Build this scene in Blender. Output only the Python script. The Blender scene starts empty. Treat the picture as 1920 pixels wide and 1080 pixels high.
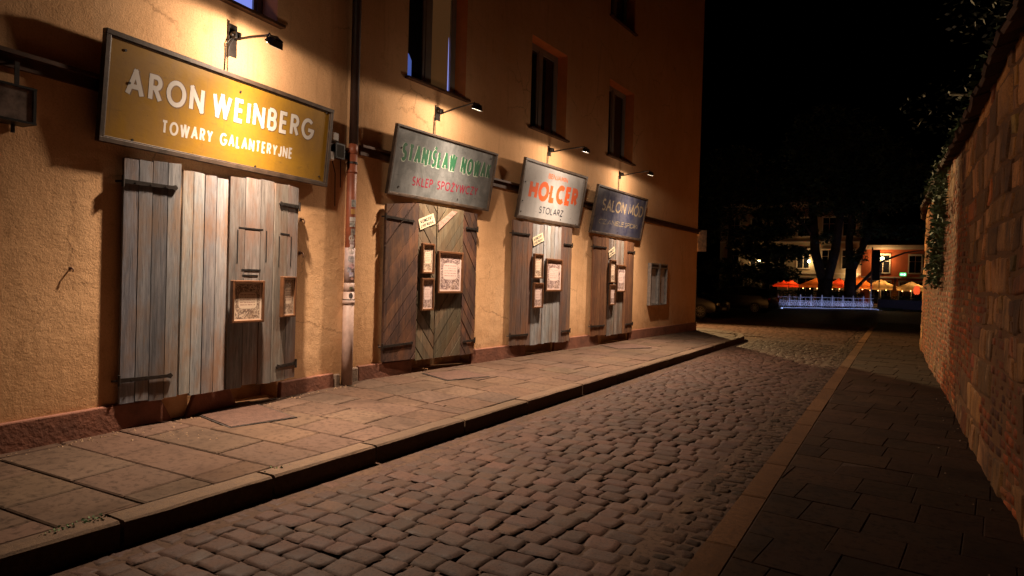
import bpy, math, random
from mathutils import Vector, Matrix
import numpy as np
random.seed(7); RNG = np.random.default_rng(7)
R = math.radians
SC = bpy.context.scene
COL = SC.collection

# ------------------------------------------------------------------ camera
cam_d = bpy.data.cameras.new("camera"); cam = bpy.data.objects.new("camera", cam_d); COL.objects.link(cam)
SC.camera = cam
cam_d.sensor_width = 36.0; cam_d.lens = 1234 / 1920 * 36.0
cam_d.clip_start = 0.05; cam_d.clip_end = 900
_yaw, _pit, _rol = R(30.4), R(-0.74), R(1.63)
_f = Vector((-math.sin(_yaw) * math.cos(_pit), math.cos(_yaw) * math.cos(_pit), math.sin(_pit)))
_r0 = Vector((math.cos(_yaw), math.sin(_yaw), 0)); _u0 = _r0.cross(_f)
_r = _r0 * math.cos(_rol) + _u0 * math.sin(_rol); _u = _u0 * math.cos(_rol) - _r0 * math.sin(_rol)
_m = Matrix((_r, _u, -_f)).transposed().to_4x4(); _m.translation = (0, 0, 1.5)
cam.matrix_world = _m

# ------------------------------------------------------------------ night sky, exposure
world = bpy.data.worlds.new("World"); SC.world = world; world.use_nodes = True
wn = world.node_tree; wn.nodes.clear()
sky = wn.nodes.new("ShaderNodeTexSky"); sky.sky_type = 'NISHITA'; sky.sun_disc = False
sky.sun_elevation = R(-9); sky.sun_rotation = R(140)
bg = wn.nodes.new("ShaderNodeBackground"); bg.inputs[1].default_value = 0.004
wo = wn.nodes.new("ShaderNodeOutputWorld")
wn.links.new(sky.outputs[0], bg.inputs[0]); wn.links.new(bg.outputs[0], wo.inputs[0])
SC.view_settings.view_transform = 'Standard'; SC.view_settings.look = 'None'
SC.view_settings.exposure = 0.8; SC.view_settings.gamma = 1.0
SC.cycles.max_bounces = 6; SC.cycles.diffuse_bounces = 4
SC.cycles.use_denoising = True
SC.cycles.sample_clamp_indirect = 4.0

LAMP_COL = (1.0, 0.75, 0.55)

# ------------------------------------------------------------------ helpers
def tag(o, label=None, cat=None, group=None, kind=None):
    if label: o['label'] = label
    if cat: o['category'] = cat
    if group: o['group'] = group
    if kind: o['kind'] = kind
    return o

def empty(name, loc=(0, 0, 0), rz=0.0, label=None, cat=None, group=None, parent=None):
    o = bpy.data.objects.new(name, None); COL.objects.link(o)
    o.location = loc; o.rotation_euler = (0, 0, rz); o.empty_display_size = 0.1
    if parent: o.parent = parent
    return tag(o, label, cat, group)

def kids(o): return [c for c in bpy.data.objects if c.parent == o]

def copy_tree(o, parent=None):
    ch = kids(o)
    c = o.copy(); COL.objects.link(c); c.parent = parent
    for k in ch: copy_tree(k, c)
    return c

class MB:
    """collects geometry of ONE mesh"""
    def __init__(s): s.v = []; s.f = []; s.t = []
    def add(s, verts, faces, tint=(1, 1, 1)):
        b = len(s.v); s.v.extend([tuple(p) for p in verts])
        s.f.extend([tuple(i + b for i in q) for q in faces]); s.t.extend([tint] * len(verts)); return s
    def box(s, x0, x1, y0, y1, z0, z1, tint=(1, 1, 1), M=None):
        v = [(x, y, z) for z in (z0, z1) for y in (y0, y1) for x in (x0, x1)]
        if M is not None: v = [M @ Vector(p) for p in v]
        return s.add(v, [(0, 2, 3, 1), (4, 5, 7, 6), (0, 1, 5, 4), (2, 6, 7, 3), (0, 4, 6, 2), (1, 3, 7, 5)], tint)
    def tube(s, pts, rad, seg=8, tint=(1, 1, 1), cap=True):
        pts = [Vector(p) for p in pts]; n = len(pts)
        rad = list(rad) if hasattr(rad, '__len__') else [rad] * n
        V = []; prev = None
        for i, p in enumerate(pts):
            d = (pts[min(i + 1, n - 1)] - pts[max(i - 1, 0)]).normalized()
            a = Vector((0, 0, 1)) if abs(d.z) < .9 else Vector((1, 0, 0))
            if prev is not None: a = prev
            x = (a - d * a.dot(d)).normalized(); y = d.cross(x); prev = x
            for k in range(seg):
                t = 2 * math.pi * k / seg
                V.append(p + (x * math.cos(t) + y * math.sin(t)) * rad[i])
        F = []
        for i in range(n - 1):
            for k in range(seg):
                a = i * seg + k; b = i * seg + (k + 1) % seg
                F.append((a, b, b + seg, a + seg))
        if cap: F.append(tuple(reversed(range(seg)))); F.append(tuple((n - 1) * seg + k for k in range(seg)))
        return s.add(V, F, tint)
    def prism(s, poly, y0, y1, tint=(1, 1, 1)):          # polygon in x,z  extruded along y
        n = len(poly)
        v = [(p[0], y0, p[1]) for p in poly] + [(p[0], y1, p[1]) for p in poly]
        f = [tuple(range(n)), tuple(reversed(range(n, 2 * n)))] + [((i + 1) % n, i, i + n, (i + 1) % n + n) for i in range(n)]
        return s.add(v, f, tint)
    def slab(s, poly, z0, zt, tint=(1, 1, 1), bev=0.0):   # polygon in x,y; zt = function or number
        n = len(poly); g = zt if callable(zt) else (lambda x, y: zt)
        if bev > 0:
            cx = sum(p[0] for p in poly) / n; cy = sum(p[1] for p in poly) / n
            ins = []
            for p in poly:
                d = math.hypot(p[0] - cx, p[1] - cy) or 1; k = max(0.2, 1 - bev * 1.4 / d)
                ins.append((cx + (p[0] - cx) * k, cy + (p[1] - cy) * k))
            v = [(p[0], p[1], z0) for p in poly] + [(p[0], p[1], g(*p) - bev * .7) for p in poly] + [(p[0], p[1], g(*p)) for p in ins]
            f = [((i), (i + 1) % n, (i + 1) % n + n, i + n) for i in range(n)]
            f += [(i + n, (i + 1) % n + n, (i + 1) % n + 2 * n, i + 2 * n) for i in range(n)]
            f += [tuple(range(2 * n, 3 * n))]
        else:
            v = [(p[0], p[1], z0) for p in poly] + [(p[0], p[1], g(*p)) for p in poly]
            f = [((i), (i + 1) % n, (i + 1) % n + n, i + n) for i in range(n)] + [tuple(range(n, 2 * n))]
        return s.add(v, f, tint)
    def build(s, name, mat, parent=None, smooth=False, bevel=0, loc=None, rot=None):
        me = bpy.data.meshes.new(name); me.from_pydata(s.v, [], s.f)
        at = me.attributes.new('tint', 'FLOAT_COLOR', 'POINT')
        arr = np.ones((len(s.v), 4), dtype=np.float32); arr[:, :3] = np.array(s.t, dtype=np.float32).reshape(-1, 3)
        at.data.foreach_set('color', arr.ravel())
        if smooth: me.polygons.foreach_set('use_smooth', [True] * len(me.polygons))
        me.materials.append(mat); me.update()
        o = bpy.data.objects.new(name, me); COL.objects.link(o)
        if parent: o.parent = parent
        if loc: o.location = loc
        if rot: o.rotation_euler = rot
        if bevel:
            b = o.modifiers.new('bevel', 'BEVEL'); b.width = bevel; b.segments = 2; b.limit_method = 'ANGLE'
        return o

def clip(poly, a, b, c):                                   # keep a*x+b*y<=c
    out = []
    for i in range(len(poly)):
        p, q = poly[i], poly[(i + 1) % len(poly)]
        dp, dq = a * p[0] + b * p[1] - c, a * q[0] + b * q[1] - c
        if dp <= 0: out.append(p)
        if (dp < 0 < dq) or (dq < 0 < dp):
            t = dp / (dp - dq); out.append((p[0] + t * (q[0] - p[0]), p[1] + t * (q[1] - p[1])))
    return out

def clip_convex(poly, reg):                                # reg counter-clockwise
    for i in range(len(reg)):
        if len(poly) < 3: return []
        (x0, y0), (x1, y1) = reg[i], reg[(i + 1) % len(reg)]
        a, b = (y1 - y0), -(x1 - x0); poly = clip(poly, a, b, a * x0 + b * y0)
    return poly if len(poly) >= 3 else []

def area(p): return .5 * sum(p[i][0] * p[(i + 1) % len(p)][1] - p[(i + 1) % len(p)][0] * p[i][1] for i in range(len(p)))

# ------------------------------------------------------------------ materials
def mat_new(name):
    m = bpy.data.materials.new(name); m.use_nodes = True
    nt = m.node_tree; b = nt.nodes['Principled BSDF']
    return m, nt, b

def nd(nt, t, **kw):
    n = nt.nodes.new(t)
    for k, v in kw.items():
        if k.startswith('i_'): n.inputs[int(k[2:])].default_value = v
        else: setattr(n, k, v)
    return n

def noise(nt, scale, detail=4, rough=.6, vec=None, dist=0.0):
    n = nd(nt, 'ShaderNodeTexNoise'); n.inputs['Scale'].default_value = scale; n.inputs['Detail'].default_value = detail
    n.inputs['Roughness'].default_value = rough; n.inputs['Distortion'].default_value = dist
    if vec is not None: nt.links.new(vec, n.inputs['Vector'])
    return n

def ramp(nt, src, stops):
    r = nd(nt, 'ShaderNodeValToRGB'); e = r.color_ramp.elements
    while len(e) < len(stops): e.new(.5)
    for el, (p, c) in zip(e, stops):
        el.position = p; el.color = (c, c, c, 1) if not hasattr(c, '__len__') else tuple(c) + (1,)
    nt.links.new(src, r.inputs[0]); return r

def mixc(nt, fac, a, b, mode='MIX'):
    m = nd(nt, 'ShaderNodeMix', data_type='RGBA', blend_type=mode)
    for sock, v in ((m.inputs[0], fac), (m.inputs[6], a), (m.inputs[7], b)):
        if hasattr(v, 'links'): nt.links.new(v, sock)
        elif hasattr(v, '__len__'): sock.default_value = tuple(v) + (1,)
        else: sock.default_value = v
    return m.outputs[2]

def coords(nt, which='Object', scale=(1, 1, 1), rot=(0, 0, 0)):
    c = nd(nt, 'ShaderNodeTexCoord'); mp = nd(nt, 'ShaderNodeMapping')
    mp.inputs['Scale'].default_value = scale; mp.inputs['Rotation'].default_value = rot
    nt.links.new(c.outputs[which], mp.inputs[0]); return mp.outputs[0]

def bump(nt, b, h, strength=.3, dist=.01, prev=None):
    bp = nd(nt, 'ShaderNodeBump'); bp.inputs['Strength'].default_value = strength; bp.inputs['Distance'].default_value = dist
    nt.links.new(h, bp.inputs['Height'])
    if prev is not None: nt.links.new(prev, bp.inputs['Normal'])
    nt.links.new(bp.outputs[0], b.inputs['Normal']); return bp.outputs[0]

def tint_node(nt):
    a = nd(nt, 'ShaderNodeAttribute'); a.attribute_name = 'tint'; return a.outputs['Color']

def simple(name, col, rough=.7, metal=0.0, var=.25, scale=12, bmp=.15, bdist=.004, col2=None, spec=.5, tinted=False):
    m, nt, b = mat_new(name)
    v = coords(nt); n = noise(nt, scale, 5, .65, v); n2 = noise(nt, scale * 6, 3, .6, v)
    lo = tuple(c * (1 - var) for c in col); hi = col2 if col2 else tuple(min(1, c * (1 + var)) for c in col)
    c = mixc(nt, ramp(nt, n.outputs[0], [(.3, 0.), (.7, 1.)]).outputs[0], lo, hi)
    if tinted: c = mixc(nt, 1.0, c, tint_node(nt), 'MULTIPLY')
    nt.links.new(c, b.inputs['Base Color'])
    b.inputs['Roughness'].default_value = rough; b.inputs['Metallic'].default_value = metal
    b.inputs['Specular IOR Level'].default_value = spec
    if bmp: bump(nt, b, n2.outputs[0], bmp, bdist)
    return m

def emit(name, col, strength):
    m, nt, b = mat_new(name)
    b.inputs['Base Color'].default_value = tuple(col) + (1,); b.inputs['Emission Color'].default_value = tuple(col) + (1,)
    b.inputs['Emission Strength'].default_value = strength; b.inputs['Roughness'].default_value = .6
    return m

def m_stucco():
    m, nt, b = mat_new('ochre_stucco'); v = coords(nt, 'Object')
    big = noise(nt, .55, 6, .6, v); mid = noise(nt, 5, 6, .7, v); fine = noise(nt, 70, 4, .7, v); lump = noise(nt, 22, 4, .6, v, .6)
    c = mixc(nt, ramp(nt, big.outputs[0], [(.35, 0.), (.68, 1.)]).outputs[0], (0.6612, 0.3819, 0.1881), (0.7752, 0.4845, 0.2622))
    c = mixc(nt, ramp(nt, mid.outputs[0], [(.56, 0.), (.74, .55)]).outputs[0], c, (.44, .24, .105))
    c = mixc(nt, ramp(nt, fine.outputs[0], [(.34, .42), (.5, 0.)]).outputs[0], c, (.38, .195, .08))
    # rising damp and dirt close to the pavement, streaks
    sx = nd(nt, 'ShaderNodeSeparateXYZ'); nt.links.new(v, sx.inputs[0])
    dm = nd(nt, 'ShaderNodeMath', operation='MULTIPLY_ADD'); nt.links.new(mid.outputs[0], dm.inputs[0]); dm.inputs[1].default_value = 1.4
    nt.links.new(sx.outputs[2], dm.inputs[2])
    low = ramp(nt, dm.outputs[0], [(.0, .6), (1.0, .0)])
    mr = nd(nt, 'ShaderNodeMapRange'); nt.links.new(dm.outputs[0], mr.inputs[0]); mr.inputs[1].default_value = .8; mr.inputs[2].default_value = 1.7
    mr.inputs[3].default_value = .8; mr.inputs[4].default_value = 0.
    c = mixc(nt, mr.outputs[0], c, (.33, .17, .075))
    st = noise(nt, 3, 5, .7, coords(nt, 'Object', (4, 4, .25)))
    c = mixc(nt, ramp(nt, st.outputs[0], [(.55, 0.), (.72, .5)]).outputs[0], c, (.42, .225, .10))
    pt = noise(nt, 1.1, 2, .45, v, 1.5)
    c = mixc(nt, ramp(nt, pt.outputs[0], [(.585, 0.), (.60, .28)]).outputs[0], c, (.66, .43, .25))
    vc = nd(nt, 'ShaderNodeTexVoronoi', feature='DISTANCE_TO_EDGE'); vc.inputs['Scale'].default_value = .9; dn = noise(nt, 6, 4, .7, v); wv_ = mixc(nt, .12, v, dn.outputs[1]); nt.links.new(wv_, vc.inputs['Vector'])
    ck = nd(nt, 'ShaderNodeMath', operation='MULTIPLY'); nt.links.new(ramp(nt, vc.outputs[0], [(.0, 1.), (.006, 0.)]).outputs[0], ck.inputs[0]); nt.links.new(ramp(nt, big.outputs[0], [(.5, 0.), (.58, .6)]).outputs[0], ck.inputs[1])
    c = mixc(nt, ck.outputs[0], c, (.20, .10, .045))
    nt.links.new(c, b.inputs['Base Color']); b.inputs['Roughness'].default_value = .95; b.inputs['Specular IOR Level'].default_value = .15
    p = bump(nt, b, fine.outputs[0], .5, .009)
    p = bump(nt, b, lump.outputs[0], .2, .012, p)
    bump(nt, b, noise(nt, 2.2, 4, .6, v).outputs[0], .35, .05, p)
    return m

def m_wood(name, c1, c2, wear, streak=None, axis='z', rough=.75):
    m, nt, b = mat_new(name)
    sc = (9, 9, .55)
    v = coords(nt, 'Object', sc); g = noise(nt, 3.2, 8, .72, v, .8); g2 = noise(nt, 11, 6, .7, coords(nt, 'Object', (9, 9, .35)), .3)
    bl = noise(nt, 2.2, 5, .65, coords(nt, 'Object', (2.2, 2.2, .8)))
    c = mixc(nt, ramp(nt, g.outputs[0], [(.38, 0.), (.62, 1.)]).outputs[0], c1, c2)
    c = mixc(nt, ramp(nt, bl.outputs[0], [(.46, 0.), (.64, .8)]).outputs[0], c, wear)
    if streak:
        s2 = noise(nt, 1.6, 5, .6, coords(nt, 'Object', (7, 7, 1.0), (0, 0, .3)))
        c = mixc(nt, ramp(nt, s2.outputs[0], [(.62, 0.), (.7, .8)]).outputs[0], c, streak)
    c = mixc(nt, ramp(nt, g2.outputs[0], [(.3, .75), (.46, 0.)]).outputs[0], c, tuple(k * .35 for k in c1))
    c = mixc(nt, 1.0, c, tint_node(nt), 'MULTIPLY')
    nt.links.new(c, b.inputs['Base Color']); b.inputs['Roughness'].default_value = rough; b.inputs['Specular IOR Level'].default_value = .3
    p = bump(nt, b, g2.outputs[0], .5, .006); bump(nt, b, g.outputs[0], .3, .006, p)
    return m

def m_paint(name, base, worn, dirt, rough=.45, worn_at=.6, metal=0.0, vert=True):
    m, nt, b = mat_new(name)
    n = noise(nt, 3.0, 7, .7, coords(nt, 'Object', (1, 1, .7)), .4); n2 = noise(nt, 18, 6, .75, coords(nt, 'Object', (.35, 1, 1.2)))
    n3 = noise(nt, 40, 3, .6, coords(nt))
    c = mixc(nt, ramp(nt, n.outputs[0], [(worn_at - .12, 0.), (worn_at + .1, .75)]).outputs[0], base, worn)
    c = mixc(nt, ramp(nt, n2.outputs[0], [(.6, 0.), (.72, .55)]).outputs[0], c, dirt)
    c = mixc(nt, ramp(nt, n3.outputs[0], [(.7, 0.), (.76, .6)]).outputs[0], c, tuple(k * .5 for k in dirt))
    dr_ = noise(nt, 2.2, 6, .7, coords(nt, 'Object', (9, 1, .55)))
    c = mixc(nt, ramp(nt, dr_.outputs[0], [(.58, 0.), (.74, .5)]).outputs[0], c, tuple(k * 1.4 for k in dirt))
    nt.links.new(c, b.inputs['Base Color']); b.inputs['Metallic'].default_value = metal
    r = ramp(nt, n.outputs[0], [(.3, rough * .8), (.7, min(1, rough * 1.4))]); nt.links.new(r.outputs[0], b.inputs['Roughness']); b.inputs['Specular IOR Level'].default_value = .22
    bump(nt, b, n2.outputs[0], .25, .006)
    return m

def m_letter(name, col, under, fade):
    m, nt, b = mat_new(name); n = noise(nt, 14, 6, .75, coords(nt))
    n2 = noise(nt, 3, 3, .6, coords(nt, 'Object', (1.2, 1, .5)))
    add = nd(nt, 'ShaderNodeMath', operation='ADD'); nt.links.new(n.outputs[0], add.inputs[0]); nt.links.new(n2.outputs[0], add.inputs[1])
    c = mixc(nt, ramp(nt, add.outputs[0], [(max(0, 1.25 - fade) * .5, 0.), (max(0.02, 1.45 - fade) * .5, 1.)]).outputs[0], col, under)
    h = nd(nt, 'ShaderNodeMath', operation='MULTIPLY'); nt.links.new(add.outputs[0], h.inputs[0]); h.inputs[1].default_value = .5
    for l in list(nt.links):
        if l.from_node == add and l.to_node.type == 'VALTORGB': nt.links.new(h.outputs[0], l.to_socket)
    nt.links.new(c, b.inputs['Base Color']); b.inputs['Roughness'].default_value = .55
    return m

def m_stone(name, c1, c2, c3, rough=.8, sc=6, bmp=.5, spec=.4):
    m, nt, b = mat_new(name); v = coords(nt)
    n = noise(nt, sc, 6, .65, v); f = noise(nt, sc * 9, 4, .7, v); l = noise(nt, sc * .25, 4, .6, v)
    c = mixc(nt, ramp(nt, n.outputs[0], [(.35, 0.), (.68, 1.)]).outputs[0], c1, c2)
    c = mixc(nt, ramp(nt, l.outputs[0], [(.45, 0.), (.7, .7)]).outputs[0], c, c3)
    c = mixc(nt, ramp(nt, f.outputs[0], [(.34, .75), (.5, 0.)]).outputs[0], c, tuple(k * .4 for k in c1))
    if 'slab' in name:
        vo = nd(nt, 'ShaderNodeTexVoronoi'); vo.inputs['Scale'].default_value = 4.5; nt.links.new(v, vo.inputs['Vector'])
        c = mixc(nt, ramp(nt, vo.outputs[0], [(.055, .6), (.085, 0.)]).outputs[0], c, tuple(k * .45 for k in c1))
        sn = noise(nt, 1.3, 6, .7, v, 1.0); c = mixc(nt, ramp(nt, sn.outputs[0], [(.5, 0.), (.66, .6)]).outputs[0], c, tuple(k * .55 for k in c1))
    c = mixc(nt, 1.0, c, tint_node(nt), 'MULTIPLY')
    nt.links.new(c, b.inputs['Base Color']); b.inputs['Specular IOR Level'].default_value = spec
    rr = ramp(nt, n.outputs[0], [(.3, rough * .8), (.7, min(1, rough * 1.15))]); nt.links.new(rr.outputs[0], b.inputs['Roughness'])
    p = bump(nt, b, f.outputs[0], bmp, .004); bump(nt, b, n.outputs[0], bmp * .7, .012, p)
    return m

def m_poster(ink, paper, seedv, lines=(.25, .1, .1)):
    m, nt, b = mat_new('printed_paper')
    tc = nd(nt, 'ShaderNodeTexCoord'); sp = nd(nt, 'ShaderNodeSeparateXYZ'); nt.links.new(tc.outputs['Generated'], sp.inputs[0])
    def mm(op, a, bb=0.0, c=None):
        n = nd(nt, 'ShaderNodeMath', operation=op)
        for i, x in enumerate((a, bb) if c is None else (a, bb, c)):
            if hasattr(x, 'links'): nt.links.new(x, n.inputs[i])
            else: n.inputs[i].default_value = x
        return n.outputs[0]
    x = mm('ABSOLUTE', mm('SUBTRACT', sp.outputs[0], .5)); z = mm('ABSOLUTE', mm('SUBTRACT', sp.outputs[2], .53))
    # plain plaque in the middle, rounded
    rx = mm('DIVIDE', x, .33); rz = mm('DIVIDE', z, .225)
    rr = mm('ADD', mm('POWER', rx, 5.0), mm('POWER', rz, 5.0))
    inside = mm('LESS_THAN', rr, 1.0)
    edge = mm('MULTIPLY', mm('GREATER_THAN', x, .425), 1.0)
    zz = mm('GREATER_THAN', mm('ABSOLUTE', mm('SUBTRACT', sp.outputs[2], .5)), .455)
    margin = mm('MINIMUM', mm('ADD', edge, zz), 1.0)
    mp = nd(nt, 'ShaderNodeMapping'); mp.inputs['Scale'].default_value = (1, 1, 1.4); mp.inputs['Location'].default_value = (seedv, seedv * 2.3, 0)
    nt.links.new(tc.outputs['Generated'], mp.inputs[0])
    orn = noise(nt, 11, 5, .75, mp.outputs[0], 1.2); om = ramp(nt, orn.outputs[0], [(.44, 0.), (.52, .95)]).outputs[0]
    keep = mm('MULTIPLY', mm('SUBTRACT', 1.0, inside), mm('SUBTRACT', 1.0, margin))
    om2 = mm('MULTIPLY', om, keep)
    c = mixc(nt, om2, paper, ink)
    # rows of print inside the plaque
    wv = mm('SINE', mm('MULTIPLY', sp.outputs[2], 95.0)); row = mm('GREATER_THAN', wv, .35)
    word = noise(nt, 34, 2, .5, nd(nt, 'ShaderNodeMapping').outputs[0]); mp2 = word.inputs['Vector'].links[0].from_node
    mp2.inputs['Scale'].default_value = (1, 1, .55); nt.links.new(tc.outputs['Generated'], mp2.inputs[0])
    wm = mm('GREATER_THAN', word.outputs[0], .46)
    box = mm('MULTIPLY', mm('LESS_THAN', x, .26), mm('LESS_THAN', z, .17))
    c = mixc(nt, mm('MULTIPLY', mm('MULTIPLY', mm('MULTIPLY', row, wm), box), .75), c, lines)
    ring = mm('MULTIPLY', mm('GREATER_THAN', rr, .80), inside)
    c = mixc(nt, mm('MULTIPLY', ring, .55), c, ink)
    st = noise(nt, 2.5, 4, .6, tc.outputs['Generated'])
    c = mixc(nt, ramp(nt, st.outputs[0], [(.5, 0.), (.75, .35)]).outputs[0], c, (.35, .22, .12))
    nt.links.new(c, b.inputs['Base Color']); b.inputs['Roughness'].default_value = .35
    return m

STUCCO = m_stucco()
PLINTH = simple('red_brown_plinth_paint', (.17, .062, .034), .8, 0, .35, 5, .5, .012)
REVEAL = simple('lit_orange_reveal', (.62, .20, .05), .9, 0, .15, 3, .3, .01)  # brighter orange stands for the light caught by the window reveals
PATCH = simple('cement_patch', (.17, .115, .08), .9, 0, .35, 9, .6, .012)
FLASH = simple('brown_sheet_metal', (.075, .034, .018), .5, .3, .4, 8, .1)
DARKMETAL = simple('dark_iron', (.035, .028, .024), .5, .6, .4, 20, .2)
BLACKMETAL = simple('black_painted_iron', (.018, .016, .015), .45, .3, .4, 20, .1)
FRAMEWOOD = simple('dark_sign_frame', (.045, .027, .016), .55, .1, .45, 9, .3, .004, col2=(.095, .06, .038))
POSTFRAME = simple('varnished_frame', (.10, .040, .015), .45, 0, .35, 14, .2)
PVC = simple('white_window_plastic', (.30, .27, .24), .4, 0, .1, 4, 0)
STEEL = simple('galvanised_steel', (.33, .32, .31), .4, .8, .3, 14, .15)
WHITEBOX = simple('pale_plastic', (.62, .58, .52), .5, 0, .1, 8, .05)
RUSTMET = simple('rusty_plate', (.16, .085, .055), .65, .4, .35, 10, .3)
CABLE = simple('black_cable', (.02, .018, .016), .6, 0, .2, 10, 0)
LEAF = simple('foliage', (.045, .075, .022), .7, 0, .5, 1.2, 0, tinted=True)
BARK = simple('bark', (.06, .045, .032), .9, 0, .4, 5, .6, .03)

def glass_mat(name, col=(.012, .012, .014), rough=.04):
    m, nt, b = mat_new(name)
    n = noise(nt, 1.4, 2, .5, coords(nt))
    b.inputs['Base Color'].default_value = tuple(col) + (1,); b.inputs['Roughness'].default_value = rough
    b.inputs['Specular IOR Level'].default_value = .7
    bump(nt, b, n.outputs[0], .06, .02)
    return m
GLASS = glass_mat('dark_window_glass')

# ------------------------------------------------------------------ the two street fronts (frames of reference)
class Facade:
    def __init__(s, P, Q):
        s.P = Vector((P[0], P[1], 0)); d = Vector((Q[0] - P[0], Q[1] - P[1], 0)); s.L = d.length
        s.d = d.normalized(); s.n = Vector((s.d.y, -s.d.x, 0)); s.rz = math.atan2(s.d.y, s.d.x)
    def at(s, a, o, z): return s.P + s.d * a + s.n * o + Vector((0, 0, z))
FA = Facade((-5.36, 2.10), (-5.69, 5.80))
FB = Facade((-5.80, 5.95), (-5.10, 19.30))
# local axes of anything on a facade: x along the street, y INTO the wall, z up

def new_reveal(lst):
    lst.append(MB()); return lst[-1]

def wall_panel(mb, x0, x1, z0, z1, holes, depth_map, rev=None):
    """street face with rectangular holes and their reveals"""
    xs = sorted({x0, x1, *[h[0] for h in holes], *[h[1] for h in holes]})
    zs = sorted({z0, z1, *[h[2] for h in holes], *[h[3] for h in holes]})
    for i in range(len(xs) - 1):
        for j in range(len(zs) - 1):
            cx, cz = (xs[i] + xs[i + 1]) / 2, (zs[j] + zs[j + 1]) / 2
            if any(h[0] < cx < h[1] and h[2] < cz < h[3] for h in holes): continue
            mb.add([(xs[i], 0, zs[j]), (xs[i + 1], 0, zs[j]), (xs[i + 1], 0, zs[j + 1]), (xs[i], 0, zs[j + 1])], [(0, 1, 2, 3)])
    for (a, b, c, d), dep in zip(holes, depth_map):
        (new_reveal(rev) if rev is not None and c > 1 else mb).add([(a, 0, c), (b, 0, c), (b, 0, d), (a, 0, d), (a, dep, c), (b, dep, c), (b, dep, d), (a, dep, d)],
               [(0, 1, 5, 4), (1, 2, 6, 5), (2, 3, 7, 6), (3, 0, 4, 7), (4, 5, 6, 7)])

def window(parent, a, b, c, d, dep, mull=True, pane_mat=None, blue=None):
    w, h = b - a, d - c; fr = .07
    y0 = dep - .06
    m = MB()
    m.box(a + .002, a + fr, y0, dep - .004, c + .002, d - .002); m.box(b - fr, b - .002, y0, dep - .004, c + .002, d - .002)
    m.box(a + fr, b - fr, y0, dep - .004, c + .002, c + fr); m.box(a + fr, b - fr, y0, dep - .004, d - fr, d - .002)
    mid = (a + b) / 2
    m.box(mid - .055, mid + .055, y0 - .012, dep - .004, c + fr, d - fr)
    for (p, q) in ((a + fr, mid - .055), (mid + .055, b - fr)):      # casement rims
        m.box(p, p + .04, y0 + .008, dep - .01, c + fr, d - fr); m.box(q - .04, q, y0 + .008, dep - .01, c + fr, d - fr)
        m.box(p + .04, q - .04, y0 + .008, dep - .01, c + fr, c + fr + .04); m.box(p + .04, q - .04, y0 + .008, dep - .01, d - fr - .04, d - fr)
    f = m.build('window', PVC, parent)
    for (p, q) in ((a + fr + .04, mid - .095), (mid + .095, b - fr - .04)):
        MB().box(p, q, y0 + .03, y0 + .04, c + fr + .04, d - fr - .04).build('pane', pane_mat or GLASS, f)
    MB().box(a - .05, b + .05, -.07, dep - .07, c - .035, c - .003).build('sill', FLASH, f, bevel=.004)
    return f

# ---- building on the left
H_B = 11.0
bA = empty('town_house', FA.P, FA.rz, 'nearer ochre stucco house behind the big yellow sign, left of the drainpipe', 'building')
holesA = [(1.25, 2.51, 4.05, 5.75), (1.55, 2.62, .201, 2.30)]
m = MB(); wall_panel(m, -4.5, FA.L + .02, 0.0, H_B, holesA, [.27, .22], rv := [])
m.add([(-4.5, 0, 0), (-4.5, 9, 0), (-4.5, 9, H_B), (-4.5, 0, H_B), (FA.L + .02, 9, 0), (FA.L + .02, 9, H_B), (FA.L + .02, 0, H_B)],
      [(0, 3, 2, 1), (1, 2, 5, 4), (3, 6, 5, 2)])
m.build('wall', STUCCO, bA); [q.build('window_reveal', REVEAL, bA) for q in rv]
def plinth(mb, a, b, z1, sl0=0, sl1=0, z0=.1):
    mb.prism([(a, z0), (b, z0), (b - sl1, z1), (a + sl0, z1)], -.045, .003)
for a_ in ((-4.5, 1.42, .40, 0, .17), (1.47, 2.12, .385, .12, .14), (2.62, 3.48, .355, .02, .02)):
    m = MB(); plinth(m, *a_); m.build('plinth', PLINTH, bA, bevel=.012)
MB().box(3.49, 3.57, -.05, .003, .1, .335).build('plinth_end', PATCH, bA, bevel=.015)
m = MB(); m.box(-4.5, FA.L - .02, -.075, -.0, 2.955, 2.985); m.box(-4.5, FA.L - .02, -.03, .002, 2.87, 2.955)
m.build('string_course', FLASH, bA)
BLUEGLOW = emit('blue_reflection_glow', (.22, .28, .85), .55)  # glowing panes stand in for a blue sky reflection
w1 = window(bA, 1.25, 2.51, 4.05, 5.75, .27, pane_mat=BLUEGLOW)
m = MB(); m.prism([(-4.7, H_B), (FA.L + .02, H_B), (FA.L + .02, H_B + .15), (-4.7, H_B + .15)], -.35, 9.2); m.build('roof', FLASH, bA)

# ---- building on the right
bB = empty('town_house', FB.P, FB.rz, 'longer ochre stucco house with the three smaller signs and the street corner', 'building')
winsB = [(.93, 2.20, 4.175, 5.80), (4.04, 5.31, 4.16, 5.75), (7.16, 8.49, 4.22, 5.83), (7.11, 8.39, 7.16, 8.76)]
recB = [(1.08, 2.50, .201, 2.35), (4.10, 4.98, .201, 2.35), (7.10, 8.42, .201, 2.35)]
m = MB(); wall_panel(m, -.1, FB.L, 0.0, H_B, winsB + recB, [.27] * 4 + [.2] * 3, rv := [])
L = FB.L
m.add([(-.1, 0, 0), (-.1, 9, 0), (-.1, 9, H_B), (-.1, 0, H_B), (L, 9, 0), (L, 9, H_B), (L, 0, H_B), (L, 0, 0)],
      [(0, 3, 2, 1), (1, 2, 5, 4), (3, 6, 5, 2), (4, 5, 6, 7)])
m.build('wall', STUCCO, bB); [q.build('window_reveal', REVEAL, bB) for q in rv]
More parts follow.
